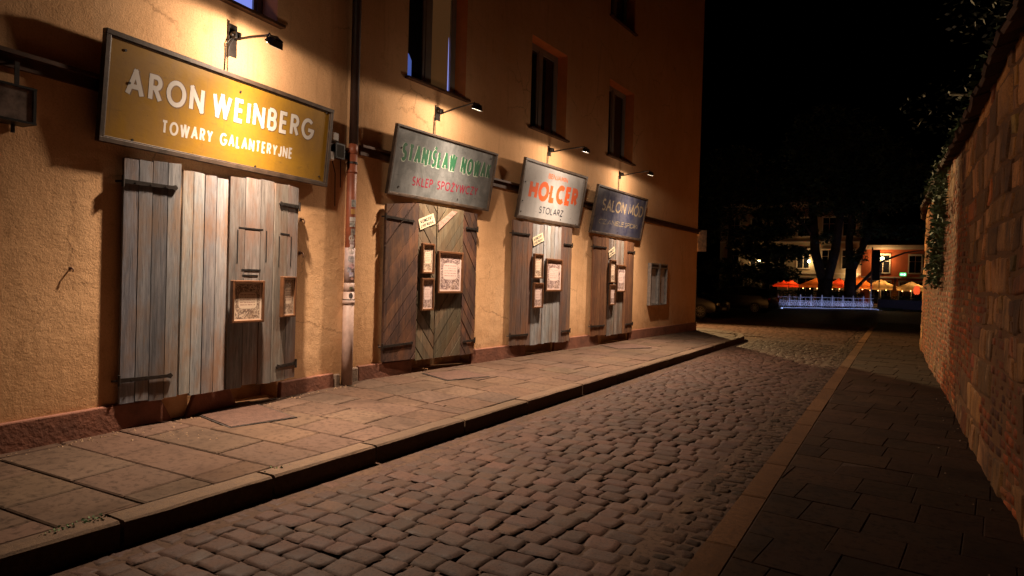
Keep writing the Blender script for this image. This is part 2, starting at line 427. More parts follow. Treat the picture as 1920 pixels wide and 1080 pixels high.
for a_ in ((.14, 1.16, .37, 0, .06), (2.46, 4.06, .40, .02, .04), (5.02, 6.95, .41, .03, .1)):
    m = MB(); plinth(m, *a_); m.build('plinth', PLINTH, bB, bevel=.012)
MB().box(-.07, .135, -.055, .003, .1, .36).build('plinth_end', PATCH, bB, bevel=.02)
m = MB(); plinth(m, 8.46, L + .045, .40, .04, 0); m.box(L - .003, L + .045, .0035, 9, .1, .40); m.build('plinth', PLINTH, bB, bevel=.012)
m = MB(); m.box(.10, L + .07, -.075, 0, 3.075, 3.105); m.box(.10, L + .03, -.03, .002, 2.985, 3.075); m.build('string_course', FLASH, bB)
GLIMMER = emit('blue_glint_glow', (.10, .17, .60), .28)  # glowing patches behind the glass, painted in for blue reflections
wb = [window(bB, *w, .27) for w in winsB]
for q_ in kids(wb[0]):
    if q_.name.startswith('pane') and q_.data.vertices[0].co.x > 1.5: q_.data.materials[0] = emit('brown_reflection_glow', (.35, .17, .06), .055)  # faint pane glow stands in for a brown reflection
MB().prism([(1.01, 4.30), (1.26, 4.30), (1.26, 4.52), (1.20, 4.60), (1.12, 4.62), (1.04, 4.56)], .236, .2385).build('glass_glint', GLIMMER, wb[0])
MB().prism([(2.055, 4.30), (2.082, 4.30), (2.07, 5.0), (2.062, 5.1)], .236, .2385).build('glass_glint', emit('thin_glint_glow', (.25, .3, .8), .5), wb[0])
m = MB(); m.prism([(-.1, H_B), (L + .3, H_B), (L + .3, H_B + .15), (-.1, H_B + .15)], -.35, 9.2); m.build('roof', FLASH, bB)

# ------------------------------------------------------------------ stroke lettering
def arc(cx, cy, rx, ry, a0, a1, n=14):
    return [(cx + rx * math.cos(R(a0 + (a1 - a0) * i / n)), cy + ry * math.sin(R(a0 + (a1 - a0) * i / n))) for i in range(n + 1)]
GL = {
 'A': (.78, [[(0, 0), (.39, 1), (.78, 0)], [(.14, .34), (.64, .34)]]),
 'B': (.55, [[(0, 0), (0, 1)], [(0, 1), (.28, 1)] + arc(.28, .765, .22, .235, 90, -90)[1:] + [(0, .53)], [(0, .53), (.30, .53)] + arc(.30, .265, .25, .265, 90, -90)[1:] + [(0, 0)]]),
 'C': (.78, [arc(.46, .5, .46, .5, 48, 312, 22)]),
 'D': (.72, [[(0, 0), (0, 1), (.28, 1)] + arc(.28, .5, .44, .5, 90, -90)[1:] + [(0, 0)]]),
 'E': (.48, [[(.48, 1), (0, 1), (0, 0), (.48, 0)], [(0, .52), (.44, .52)]]),
 'G': (.90, [arc(.48, .5, .48, .5, 45, 352, 24) + [(.52, .45)]]),
 'H': (.68, [[(0, 0), (0, 1)], [(.68, 0), (.68, 1)], [(0, .52), (.68, .52)]]),
 'I': (.0, [[(0, 0), (0, 1)]]),
 'J': (.36, [[(.36, 1), (.36, .2)] + arc(.18, .2, .18, .2, 0, -180)[1:]]),
 'K': (.62, [[(0, 0), (0, 1)], [(.58, 1), (.02, .46)], [(.2, .62), (.62, 0)]]),
 'L': (.45, [[(0, 1), (0, 0), (.45, 0)]]),
 'M': (.86, [[(0, 0), (.1, 1), (.43, .2), (.76, 1), (.86, 0)]]),
 'N': (.70, [[(0, 0), (0, 1), (.70, 0), (.70, 1)]]),
 'O': (.96, [arc(.48, .5, .48, .5, 0, 360, 30)]),
 'P': (.52, [[(0, 0), (0, 1), (.26, 1)] + arc(.26, .74, .26, .26, 90, -90)[1:] + [(0, .48)]]),
 'R': (.56, [[(0, 0), (0, 1), (.28, 1)] + arc(.28, .755, .245, .245, 90, -90)[1:] + [(0, .51)], [(.24, .51), (.56, 0)]]),
 'S': (.54, [arc(.28, .755, .23, .245, 40, 250, 12) + arc(.27, .26, .26, .26, 75, -145, 14)]),
 'T': (.60, [[(0, 1), (.60, 1)], [(.30, 1), (.30, 0)]]),
 'U': (.62, [[(0, 1), (0, .3)] + arc(.31, .3, .31, .3, 180, 360)[1:] + [(.62, 1)]]),
 'V': (.7, [[(0, 1), (.35, 0), (.7, 1)]]),
 'W': (1.12, [[(0, 1), (.28, 0), (.56, 1), (.84, 0), (1.12, 1)]]),
 'Y': (.66, [[(0, 1), (.33, .45), (.66, 1)], [(.33, .45), (.33, 0)]]),
 'Z': (.60, [[(0, 1), (.60, 1), (0, 0), (.60, 0)]]),
 '.': (.0, [[(0, 0), (0, .06)]]),
}
GL['\u0141'] = (.45, GL['L'][1] + [[(-.14, .38), (.30, .66)]])
GL['\u015a'] = (.54, GL['S'][1] + [[(.26, 1.14), (.38, 1.32)]])
GL['\u017b'] = (.60, GL['Z'][1] + [[(.30, 1.16), (.30, 1.26)]])
GL['\u00d3'] = (.96, GL['O'][1] + [[(.46, 1.14), (.60, 1.34)]])

class Words(list):
    def build(s, *a, **k): return [w.build(*a, **k) for w in s]

def band(mb, pts, th, y, dep):
    closed = math.dist(pts[0], pts[-1]) < 1e-6
    if closed: pts = pts[:-1]
    n = len(pts); Lp, Rp = [], []
    for i, p in enumerate(pts):
        a = pts[(i - 1) % n] if (closed or i > 0) else None; c = pts[(i + 1) % n] if (closed or i < n - 1) else None
        d1 = None if a is None else Vector((p[0] - a[0], p[1] - a[1])); d2 = None if c is None else Vector((c[0] - p[0], c[1] - p[1]))
        if d1 is None or d1.length < 1e-9: d1 = d2
        if d2 is None or d2.length < 1e-9: d2 = d1
        d1 = d1.normalized(); d2 = d2.normalized(); n1 = Vector((-d1.y, d1.x)); n2 = Vector((-d2.y, d2.x))
        mi = n1 + n2
        mi = n1 if mi.length < .2 else mi.normalized()
        k = min(th / 2 / max(.3, mi.dot(n1)), th * .66)
        Lp.append((p[0] + mi.x * k, p[1] + mi.y * k)); Rp.append((p[0] - mi.x * k, p[1] - mi.y * k))
    rng = range(n if closed else n - 1)
    V = [(q[0], y, q[1]) for q in Lp] + [(q[0], y, q[1]) for q in Rp] + [(q[0], y + dep, q[1]) for q in Lp] + [(q[0], y + dep, q[1]) for q in Rp]
    F = []
    for i in rng:
        j = (i + 1) % n
        F += [(i, n + i, n + j, j), (2 * n + i, i, j, 2 * n + j), (n + i, 3 * n + i, 3 * n + j, n + j)]
    if not closed: F += [(0, 2 * n, 3 * n, n), (n - 1, 2 * n - 1, 4 * n - 1, 3 * n - 1)]
    mb.add(V, F)

def strokes(pts, th):
    """cut a letter stroke at its sharp corners and let the pieces run a little past them"""
    if math.dist(pts[0], pts[-1]) < 1e-6: return [pts]
    out = [[pts[0]]]
    for i in range(1, len(pts)):
        out[-1].append(pts[i])
        if i < len(pts) - 1:
            a = Vector(pts[i]) - Vector(pts[i - 1]); b = Vector(pts[i + 1]) - Vector(pts[i])
            if a.length > 1e-9 and b.length > 1e-9 and a.normalized().dot(b.normalized()) < .6: out.append([pts[i]])
    for q, o in enumerate(out):
        if len(out) > 1:
            if q > 0: d = (Vector(o[0]) - Vector(o[1])).normalized() * th * .42; o[0] = (o[0][0] + d.x, o[0][1] + d.y)
            if q < len(out) - 1: d = (Vector(o[-1]) - Vector(o[-2])).normalized() * th * .42; o[-1] = (o[-1][0] + d.x, o[-1][1] + d.y)
    return out

def text(txt, x0, z0, w, h, th, y, gap=.22, space=.45, shear=0.0, z1=None, dep=.0005, serif=0, draw=None):
    """one line of lettering between x0 and x0+w, cap height h, rising to z1 at its far end"""
    words = Words([MB()]); mb = words[0]; adv = []; n = len([c for c in txt if c != ' ']); sp = txt.count(' ')
    kx = (w - n * th - (n - 1) * gap * .32 * h - sp * space * .5 * h) / sum(GL[c][0] for c in txt if c != ' ')
    x = th / 2; k = 0
    for ch in txt:
        if ch == ' ': x += space * .5 * h; adv.append(None); continue
        adv.append(x); x += GL[ch][0] * kx + th + gap * .32 * h
    rise = 0 if z1 is None else (z1 - z0) / w
    for ch, a in zip(txt, adv):
        if a is None: mb = MB(); words.append(mb); continue
        for st in GL[ch][1]:
            pts = []
            for (px, pz) in st:
                X = x0 + a + px * kx; Z = th / 2 + pz * (h - th)
                pts.append((X + shear * Z, z0 + Z + rise * (X - x0)))
            for pc in strokes(pts, draw or th): band(mb, pc, draw or th, y - .00008 * (k % 7), dep + .00008 * (k % 7)); k += 1
            if serif:
                for e in (pts[0], pts[-1]):
                    if len(st) < 4 and (abs(e[1] - pts[0][1]) >= 0):
                        band(mb, [(e[0] - serif, e[1]), (e[0] + serif, e[1])], th * .5, y - .00008 * (k % 5) - .0005, dep); k += 1
    return words

# ------------------------------------------------------------------ shop signs
def sign(F, s0, s1, b, zb, t, zt, label, panel_mat, frame_mat, texts, fw=.035, thick=.055, zr=0.0, bolts=()):
    hgt = math.hypot(t - b, zt - zb); tilt = math.atan2(t - b, zt - zb)
    root = empty('shop_sign', F.at(s0, b, zb), F.rz, label, 'shop sign', 'painted shop signs above the shutters')
    root.rotation_euler = (tilt, -zr, F.rz)        # leans out at the top
    w = s1 - s0
    MB().box(fw * .5, w - fw * .5, -thick * .6, -.012, fw * .5, hgt - fw * .5).build('panel', panel_mat, root)
    m = MB()
    m.box(0, w, -thick, 0, hgt - fw, hgt); m.box(0, w, -thick, 0, 0, fw)
    m.box(0, fw, -thick + .0015, -.0015, fw, hgt - fw); m.box(w - fw, w, -thick + .0015, -.0015, fw, hgt - fw)
    m.box(fw, w - fw, -thick * .6 - .010, -thick * .6 + .003, fw, fw + .012); m.box(fw, w - fw, -thick * .6 - .010, -thick * .6 + .003, hgt - fw - .012, hgt - fw)
    m.box(fw, fw + .012, -thick * .6 - .009, -thick * .6 + .003, fw + .012, hgt - fw - .012); m.box(w - fw - .012, w - fw, -thick * .6 - .009, -thick * .6 + .003, fw + .012, hgt - fw - .012)
    m.build('frame', frame_mat, root, bevel=.004)
    for a in (.18, .82): MB().box(w * a - .03, w * a + .03, 0.0, max(.03, t), hgt * .72, hgt * .72 + .05).build('bracket', DARKMETAL, root)
    for (x, z) in bolts:
        mb = MB(); mb.tube([(x, -thick * .6 + .001, z), (x, -thick * .6 - .006, z)], .011, 8); mb.build('bolt', DARKMETAL, root)
    for mb, mt, nm in texts: mb.build(nm, mt, root)
    return root

yT = -.055 * .6
OCHRE = m_paint('ochre_sign_paint', (0.2984, 0.1602, 0.0155), (0.2210, 0.1160, 0.0177), (0.1300, 0.0715, 0.0195), .45, .52)
GREY = m_paint('grey_sheet_metal', (0.1365, 0.1456, 0.1456), (0.2600, 0.2665, 0.2665), (0.0455, 0.0442, 0.0416), .4, .56, .3)
PALE = m_paint('pale_grey_sign_paint', (.32, .315, .31), (.24, .235, .23), (.12, .105, .095), .5, .6)
NAVY = m_paint('navy_sign_paint', (.03, .033, .062), (.095, .09, .105), (.014, .014, .02), .4, .52)
Lw = m_letter('white_letter_paint', (.52, .49, .45), (.42, .3, .1), -.25)
Lb = simple('brown_letter_edge', (.15, .075, .02), .6, 0, .2, 20, 0)
Lg = m_letter('green_letter_paint', (.016, .095, .042), (.06, .11, .07), -.5)
Lgw = m_letter('pale_letter_edge', (.36, .40, .33), (.18, .18, .17), -.1)
Lr = m_letter('red_letter_paint', (.20, .010, .028), (.18, .06, .07), -.4)
Lo = m_letter('orange_letter_paint', (.56, .085, .016), (.42, .22, .15), -.15)
Lor = m_letter('thin_orange_letter_paint', (.55, .13, .045), (.42, .33, .3), -.1)
Lk = simple('black_letter_paint', (.03, .03, .04), .6, 0, .2, 20, 0)
Lgo = m_letter('gold_letter_paint', (0.2400, 0.1800, 0.1040), (0.0800, 0.0760, 0.0960), .22)
Lgo2 = m_letter('faded_gold_letter_paint', (0.1760, 0.1400, 0.0920), (0.0720, 0.0680, 0.0880), .22)

sign(FA, .64, 3.215, .04, 2.48, .115, 3.335, 'large mustard yellow shop sign with white ARON WEINBERG lettering', OCHRE, FRAMEWOOD, [
  (text('ARON WEINBERG', .195, .396, 2.11, .222, .038, yT - .0002, gap=.50, z1=.460, draw=.053), Lb, 'lettering'),
  (text('ARON WEINBERG', .190, .398, 2.11, .222, .038, yT - .0012, gap=.50, z1=.462), Lw, 'lettering'),
  (text('TOWARY GALANTERYJNE', .525, .168, 1.50, .114, .020, yT - .0004, gap=.42, space=1.1, z1=.215), Lw, 'lettering')],
  fw=.04, bolts=((.28, .06), (.22, .5), (.17, .74), (1.3, .72), (2.47, .8), (2.45, .1), (1.55, .06)))
sign(FB, .535, 2.78, .02, 2.565, .18, 3.455, 'grey metal shop sign with green STANIS\u0141AW NOWAK lettering', GREY, FRAMEWOOD, [
  (text('STANIS\u0141AW NOWAK'.replace('S\u0141', '\u015a\u0141'), .158, .452, 1.98, .235, .042, yT - .0002, gap=.30, space=.8, z1=.487, draw=.056), Lgw, 'lettering'),
  (text('STANIS\u0141AW NOWAK'.replace('S\u0141', '\u015a\u0141'), .165, .458, 1.98, .235, .042, yT - .0012, gap=.30, space=.8, z1=.493), Lg, 'lettering'),
  (text('SKLEP SPO\u017bYWCZY', .44, .165, 1.46, .125, .019, yT - .0004, gap=.42, space=1.2, z1=.205), Lr, 'lettering')],
  fw=.03, bolts=((.15, .62), (1.45, .1), (.2, .12), (2.1, .8)))
sign(FB, 3.59, 5.85, .02, 2.545, .18, 3.545, 'pale grey shop sign with bold orange HOLCER lettering', PALE, FRAMEWOOD, [
  (text('HOLCER', .27, .345, 1.75, .35, .092, yT - .0004, gap=.22, z1=.385), Lo, 'lettering'),
  (text('BENJAMIN', .83, .775, .70, .092, .020, yT - .0004, gap=.27, z1=.785), Lor, 'lettering'),
  (text('STOLARZ', .69, .145, .86, .125, .02, yT - .0004, gap=.42, z1=.152), Lk, 'lettering')],
  fw=.045, bolts=((.12, .62), (.12, .3), (.12, .12), (.95, .53), (2.1, .06), (1.5, .1)))
sign(FB, 6.33, 8.955, .02, 2.50, .18, 3.475, 'worn navy blue shop sign with faded gold lettering, last before the street corner', NAVY, FRAMEWOOD, [
  (text('SALON M\u00d3D', .34, .49, 2.16, .25, .040, yT - .0004, gap=.34, space=1.0, z1=.535, serif=.03), Lgo, 'lettering'),
  (text('CZ. ANIELE SPIDIKI', .31, .215, 2.03, .105, .018, yT - .0004, gap=.33, z1=.25, serif=.012), Lgo2, 'lettering')],
  fw=.04, bolts=((.12, .35), (2.5, .5), (1.3, .1)))

# ------------------------------------------------------------------ sign lamps with their light
LENS = emit('lamp_lens', (1.0, .78, .5), .8); LENS.node_tree.nodes['Principled BSDF'].inputs['Base Color'].default_value = (.01, .01, .01, 1); LENS.node_tree.nodes['Principled BSDF'].inputs['Specular IOR Level'].default_value = 0
FLOOD_A, FLOOD_B, FLOOD_N = .020, 1.05, 5.4
def flood_optic(ld, F, theta, out):
    """the reflector of a downlighter: a beam that is strongest straight down and is cut off along the rim of the housing"""
    ld.use_nodes = True; nt = ld.node_tree; em = nt.nodes['Emission']
    geo = nd(nt, 'ShaderNodeNewGeometry')
    def dot(v):
        n = nd(nt, 'ShaderNodeVectorMath', operation='DOT_PRODUCT'); nt.links.new(geo.outputs['Incoming'], n.inputs[0]); n.inputs[1].default_value = tuple(v); return n.outputs['Value']
    def mt(op, a, b):
        n = nd(nt, 'ShaderNodeMath', operation=op)
        for i, x in enumerate((a, b)):
            if hasattr(x, 'links'): nt.links.new(x, n.inputs[i])
            else: n.inputs[i].default_value = x
        return n.outputs[0]
    axis = (-F.n) * math.sin(theta) + Vector((0, 0, -1)) * math.cos(theta)
    cut = nd(nt, 'ShaderNodeMapRange', interpolation_type='SMOOTHSTEP'); nt.links.new(dot(axis), cut.inputs[0]); cut.inputs[1].default_value = -.01; cut.inputs[2].default_value = .11
    side = nd(nt, 'ShaderNodeMapRange', interpolation_type='SMOOTHSTEP'); nt.links.new(dot(F.n + Vector((0, 0, -.12))), side.inputs[0]); side.inputs[1].default_value = .05; side.inputs[2].default_value = .8
    beam = (-F.n) * math.sin(-out) + Vector((0, 0, -1)) * math.cos(out)
    pw = mt('POWER', mt('MAXIMUM', dot(beam), 0.0), FLOOD_N)
    nt.links.new(mt('ADD', mt('MULTIPLY', mt('ADD', mt('MULTIPLY', pw, FLOOD_B), FLOOD_A), cut.outputs[0]), mt('ADD', .0016, mt('MULTIPLY', side.outputs[0], .030))), em.inputs['Strength'])

def sign_lamp(F, s, z_w, o_h, z_h, theta, power, label, plate_h=.16, cable_to=3.3, out=R(11)):
    root = empty('sign_lamp', F.at(s, 0, z_w), F.rz, label, 'lamp', 'arm lamps above the shop signs')
    m = MB(); m.box(-.05, .05, -.008, .0, -plate_h, plate_h * .6); m.box(-.062, -.05, -.022, .0, -plate_h * 1.1, plate_h * .7)
    m.build('wall_plate', DARKMETAL, root)
    m = MB(); m.box(-.035, .035, -.085, -.008, -.03, .035); m.tube([(-.055, -.05, .0), (.055, -.05, .0)], .016, 8); m.build('clamp', BLACKMETAL, root, bevel=.004)
    dz = z_h + .095 - z_w
    m = MB(); m.tube([(0, -.05, -.03), (0, -o_h * .5, dz * .5 - .008), (0, -o_h + .04, dz)], .0125, 8)
    m.build('arm', DARKMETAL, root)
    m = MB()                       # yoke that carries the head
    for sx in (-1, 1):
        m.tube([(0, -o_h + .05, dz), (sx * .05, -o_h, dz - .004), (sx * .082, -o_h - .005, dz - .045), (sx * .082, -o_h, dz - .095)], .007, 6)
    m.build('yoke', BLACKMETAL, root)
    hd = empty('head', (0, -o_h, z_h - z_w), 0, parent=root); hd.rotation_euler = (theta, 0, 0)
    m = MB()
    b0 = [(-.075, -.05, 0), (.075, -.05, 0), (.075, .05, 0), (-.075, .05, 0)]
    m.add([(x * .7, y * .7, .055) for x, y, _ in b0] + [(x, y, .0) for x, y, _ in b0], [(0, 1, 2, 3), (0, 4, 5, 1), (1, 5, 6, 2), (2, 6, 7, 3), (3, 7, 4, 0), (7, 6, 5, 4)])
    for k in range(5): m.box(-.045 + k * .0225 - .003, -.045 + k * .0225 + .003, -.034, .034, .0555, .072)
    m.build('housing', BLACKMETAL, hd)
    MB().box(-.062, .062, -.04, .04, -.004, -.001).build('lens', LENS, hd)
    ld = bpy.data.lights.new('lamp_light', 'POINT'); ld.shadow_soft_size = .045
    ld.energy = power; ld.color = LAMP_COL; flood_optic(ld, F, theta, out)
    lo = bpy.data.objects.new('lamp_light', ld); COL.objects.link(lo); lo.parent = hd; lo.location = (0, 0, -.055)
    m = MB(); m.tube([(-.02, -.03, -.02), (-.06, -.035, -.05), (-.085, -.014, -.1), (-.08, -.01, -(z_w - cable_to) * .6), (-.088, -.01, -(z_w - cable_to))], .005, 6)
    m.tube([(-.01, -.03, -.03), (-.052, -.028, -.1), (-.055, -.012, -.18), (-.05, -.01, -(z_w - cable_to))], .004, 6)
    m.build('cable', CABLE, root)
    return root
P0 = 1480
sign_lamp(FA, 1.95, 3.73, .53, 3.585, R(38), P0 * 1.18, 'arm lamp over the large yellow sign', .19, 3.36, R(17))
sign_lamp(FB, 1.57, 3.845, .69, 3.80, R(18.5), P0 * 1.0, 'arm lamp over the grey sign with green letters', .12, 3.48)
sign_lamp(FB, 4.72, 3.865, .74, 3.775, R(18.5), P0 * 1.0, 'arm lamp over the pale sign with orange letters', .10, 3.56)
sign_lamp(FB, 7.82, 3.89, .71, 3.83, R(17), P0 * .95, 'arm lamp over the navy blue sign', .10, 3.5)

# ------------------------------------------------------------------ shutters (door leaves)
W_BLUE = m_wood('blue_grey_worn_paint', (.135, .145, .165), (.255, .262, .28), (.24, .165, .115), (.26, .16, .055))
W_PALE = m_wood('pale_worn_paint', (.20, .205, .215), (.35, .335, .32), (.29, .17, .10), (.33, .165, .065))
W_GREY = m_wood('grey_bare_planks', (.125, .105, .092), (.255, .22, .195), (.19, .105, .068))
W_GREY2 = m_wood('silver_grey_planks', (.15, .155, .16), (.29, .285, .28), (.20, .15, .12))
W_RED = m_wood('dark_red_brown_planks', (.045, .023, .018), (.095, .05, .036), (.17, .075, .035))
W_OLIVE = m_wood('olive_grey_planks', (.075, .058, .036), (.155, .12, .075), (.12, .072, .036))
W_BROWN = m_wood('brown_planks', (.09, .055, .043), (.175, .112, .088), (.20, .09, .045))
W_ORANGE = m_wood('orange_brown_planks', (.11, .046, .022), (.22, .098, .044), (.10, .046, .026))
NAIL = DARKMETAL

def leaf(root, F, s0, o0, s1, o1, z0, z1, mat, n, style='v', top=0.0, gap=.007, tints=None, th=.035):
    """a leaf between two wall positions, o = distance of its FACE from the wall"""
    w = math.hypot(s1 - s0, o1 - o0); ang = math.atan2(-(o1 - o0), s1 - s0)
    e = empty('leaf_pivot', (0, 0, 0))
    bpy.data.objects.remove(e)
    m = MB(); h = z1 - z0
    rnd = random.Random(int(s0 * 1000) + int(z0 * 77))
    if style == 'v':
        ws = [rnd.uniform(.8, 1.25) for _ in range(n)]; t = sum(ws); x = 0
        for k, q in enumerate(ws):
            x2 = x + q / t * w; tv = rnd.uniform(.62, 1.18); hv = rnd.uniform(-.012, .012)
            tt = (tv * rnd.uniform(.94, 1.06), tv, tv * rnd.uniform(.93, 1.05))
            yo = rnd.uniform(0, .006); zt = h + top * (x + x2) / 2 / w
            m.prism([(x + gap / 2, hv), (x2 - gap / 2, hv + rnd.uniform(-.006, .006)), (x2 - gap / 2, zt + rnd.uniform(-.008, .008)), (x + gap / 2, zt + rnd.uniform(-.008, .008))], yo, th, tt)
            x = x2
        m.box(.03, w - .03, th + .001, th + .022, h * .1, h * .1 + .12); m.box(.03, w - .03, th + .001, th + .022, h * .85, h * .85 + .12)
    else:
        sl = {'/': 1, '\\': -1}[style]; pw = .125; reg = [(0, 0), (w, 0), (w, h + top), (0, h)]
        k = -60
        for k in range(-40, 60):
            c0 = k * pw + rnd.uniform(-.01, .01); c1 = c0 + pw - gap
            # strip between z - sl*x*1.15 = c0/cos .. c1/cos
            a, b = -sl * 1.15, 1.0; q = math.hypot(a, b)
            poly = clip(clip(reg, a, b, c1 * q), -a, -b, -c0 * q)
            if len(poly) < 3 or area(poly) < .0004: continue
            tv = rnd.uniform(.72, 1.2); tt = (tv * rnd.uniform(.94, 1.08), tv, tv * rnd.uniform(.92, 1.04))
            m.prism(poly, rnd.uniform(0, .007), th, tt)
        m.box(.01, w - .01, th + .001, th + .02, .01, h - .03)
    o = m.build('leaf', mat, root)
    o.location = (s0, -o0, z0); o.rotation_euler = (0, 0, ang)
    return o, w

def strap(leaf_o, x_hinge, x_tip, z, drop=0.0):
    """wrought strap hinge, knuckle at x_hinge"""
    m = MB(); s = 1 if x_tip > x_hinge else -1
    a, b = x_hinge, x_tip
    m.prism([(a, z - .018), (b - s * .05, z - .014 + drop), (b - s * .02, z - .024 + drop), (b, z + drop), (b - s * .02, z + .024 + drop), (b - s * .05, z + .014 + drop), (a, z + .018)][::s], -.009, -.0015)
    m.tube([(a - s * .008, -.006, z - .045), (a - s * .008, -.006, z + .045)], .012, 8)
    m.tube([(a - s * .008, -.006, z), (a - s * .05, .03, z - .004)], .009, 6)
    for k in range(3): x = a + (b - a) * (.2 + .28 * k); m.tube([(x, -.0085, z + drop * (.2 + .28 * k)), (x, -.0125, z + drop * (.2 + .28 * k))], .007, 6)
    return m.build('hinge', DARKMETAL, leaf_o)

# first, widest set
d1 = empty('shutter_door', FA.at(0, 0, 0), FA.rz, 'blue grey four leaf plank shutters under the large yellow sign', 'shutters', 'old plank shutters')
l, w = leaf(d1, FA, .87, .06, 1.338, .135, .41, 2.385, W_BLUE, 4, top=.03); strap(l, 0.0, .44, 1.79); strap(l, 0.0, .43, .185)
l, w = leaf(d1, FA, 1.366, .12, 1.806, .165, .405, 2.37, W_PALE, 4, top=-.02)
l, w = leaf(d1, FA, 1.836, .15, 2.342, .19, .41, 2.385, W_GREY, 3, top=.02)
m = MB(); m.box(.10, .38, -.0012, .004, 1.50, 1.513); m.box(.085, .099, -.0012, .004, 1.17, 1.485); m.box(.415, .428, -.0012, .004, 1.19, 1.50)
m.box(.14, .36, -.0012, .004, 1.10, 1.118); m.box(.15, .33, -.0012, .004, 1.05, 1.064); m.build('slot', BLACKMETAL, l)
l, w = leaf(d1, FA, 2.36, .185, 2.735, .135, .40, 2.40, W_GREY, 2); strap(l, w, w - .32, 1.80); strap(l, w, w - .32, .15)
m = MB(); m.box(.09, .24, -.0012, .004, 1.49, 1.505); m.box(.07, .082, -.0012, .004, 1.16, 1.47); m.box(.26, .272, -.0012, .004, 1.17, 1.48); m.build('slot', BLACKMETAL, l)
# second, diagonal boards
d2 = empty('shutter_door', FB.at(0, 0, 0), FB.rz, 'dark brown and olive shutters with diagonal boards under the grey sign', 'shutters', 'old plank shutters')
l, w = leaf(d2, FB, .535, .07, 1.115, .105, .385, 2.43, W_RED, 0, '/', top=.07); strap(l, -.01, .50, 1.88, -.02); strap(l, -.01, .53, .20, .02)
l, w = leaf(d2, FB, 1.125, .10, 1.50, .10, .36, 2.50, W_OLIVE, 0, '\\')
l, w = leaf(d2, FB, 1.515, .10, 2.10, .11, .36, 2.50, W_OLIVE, 0, '/')
l, w = leaf(d2, FB, 2.112, .105, 2.495, .07, .35, 2.49, W_RED, 0, '\\'); strap(l, w, w - .33, 1.90); strap(l, w, w - .33, .20)
# third, grey planks between brown outer leaves
d3 = empty('shutter_door', FB.at(0, 0, 0), FB.rz, 'grey plank shutters with brown outer leaves under the pale HOLCER sign', 'shutters', 'old plank shutters')
l, w = leaf(d3, FB, 3.50, .07, 4.06, .11, .385, 2.49, W_BROWN, 4); strap(l, -.01, .48, 1.89); strap(l, -.01, .50, .175)
l, w = leaf(d3, FB, 4.07, .105, 4.435, .11, .365, 2.48, W_GREY2, 3)
l, w = leaf(d3, FB, 4.448, .11, 5.06, .115, .365, 2.49, W_GREY2, 5)
l, w = leaf(d3, FB, 5.075, .11, 5.57, .07, .35, 2.51, W_BROWN, 3); strap(l, w, w - .40, 1.84); strap(l, w, w - .40, .20)
# fourth, orange brown
d4 = empty('shutter_door', FB.at(0, 0, 0), FB.rz, 'orange brown plank shutters under the navy blue sign', 'shutters', 'old plank shutters')
l, w = leaf(d4, FB, 6.49, .07, 7.14, .11, .385, 2.43, W_ORANGE, 4); strap(l, -.01, .55, 1.84); strap(l, -.01, .55, .20)
l, w = leaf(d4, FB, 7.15, .105, 7.485, .11, .365, 2.42, W_GREY, 3)
l, w = leaf(d4, FB, 7.50, .11, 7.92, .115, .37, 2.42, W_GREY, 3)
l, w = leaf(d4, FB, 7.935, .11, 8.60, .07, .36, 2.43, W_ORANGE, 4); strap(l, w, w - .45, 1.84); strap(l, w, w - .45, .20)

# ------------------------------------------------------------------ framed menus on the shutters
POSTERS = [m_poster((.15, .09, .065), (.66, .52, .39), .3, (.22, .04, .03)), m_poster((.17, .10, .09), (.66, .52, .47), 1.7, (.30, .12, .12)),
           m_poster((.11, .06, .06), (.62, .48, .43), 3.1, (.25, .1, .1))]
def framed(F, s, z, w, h, o, mat, label, ang=0.0, fw=.03):
    root = empty('framed_notice', F.at(s, o, z), F.rz + ang, label, 'framed notice', 'framed notices hung on the shutters')
    m = MB(); m.box(0, fw, -.045, -.002, 0, h); m.box(w - fw, w, -.045, -.002, 0, h); m.box(fw, w - fw, -.0445, -.002, 0, fw); m.box(fw, w - fw, -.0445, -.002, h - fw, h)
    m.build('frame', POSTFRAME, root, bevel=.005)
    MB().box(fw - .004, w - fw + .004, -.024, -.003, fw - .004, h - fw + .004).build('print', mat, root)
    return root
framed(FA, 1.825, 1.02, .362, .40, .185, POSTERS[0], 'large framed notice on the blue grey shutters', -.08, .024)
framed(FA, 2.45, 1.05, .222, .415, .178, POSTERS[0], 'narrow framed notice on the far leaf of the blue grey shutters', .13, .022)
for nm, ss, o in (('diagonal board', ((1.165, 1.547, .256, .418), (1.172, 1.038, .258, .448), (1.508, 1.275, .566, .60)), .108),
                  ('grey plank', ((4.06, 1.528, .306, .434), (4.07, 1.012, .324, .443), (4.482, 1.303, .585, .592)), .118),
                  ('orange brown', ((7.147, 1.492, .294, .486), (7.168, 1.012, .285, .442), (7.505, 1.293, .47, .594)), .118)):
    for i, (s, z, w, h) in enumerate(ss):
        framed(FB, s, z, w, h, o, POSTERS[(1, 2, 2)[i]] if i else POSTERS[0],
               ('small upper framed notice on the %s shutters', 'small lower framed notice on the %s shutters', 'largest framed notice on the %s shutters')[i] % nm, 0, (.028, .028, .034)[i])

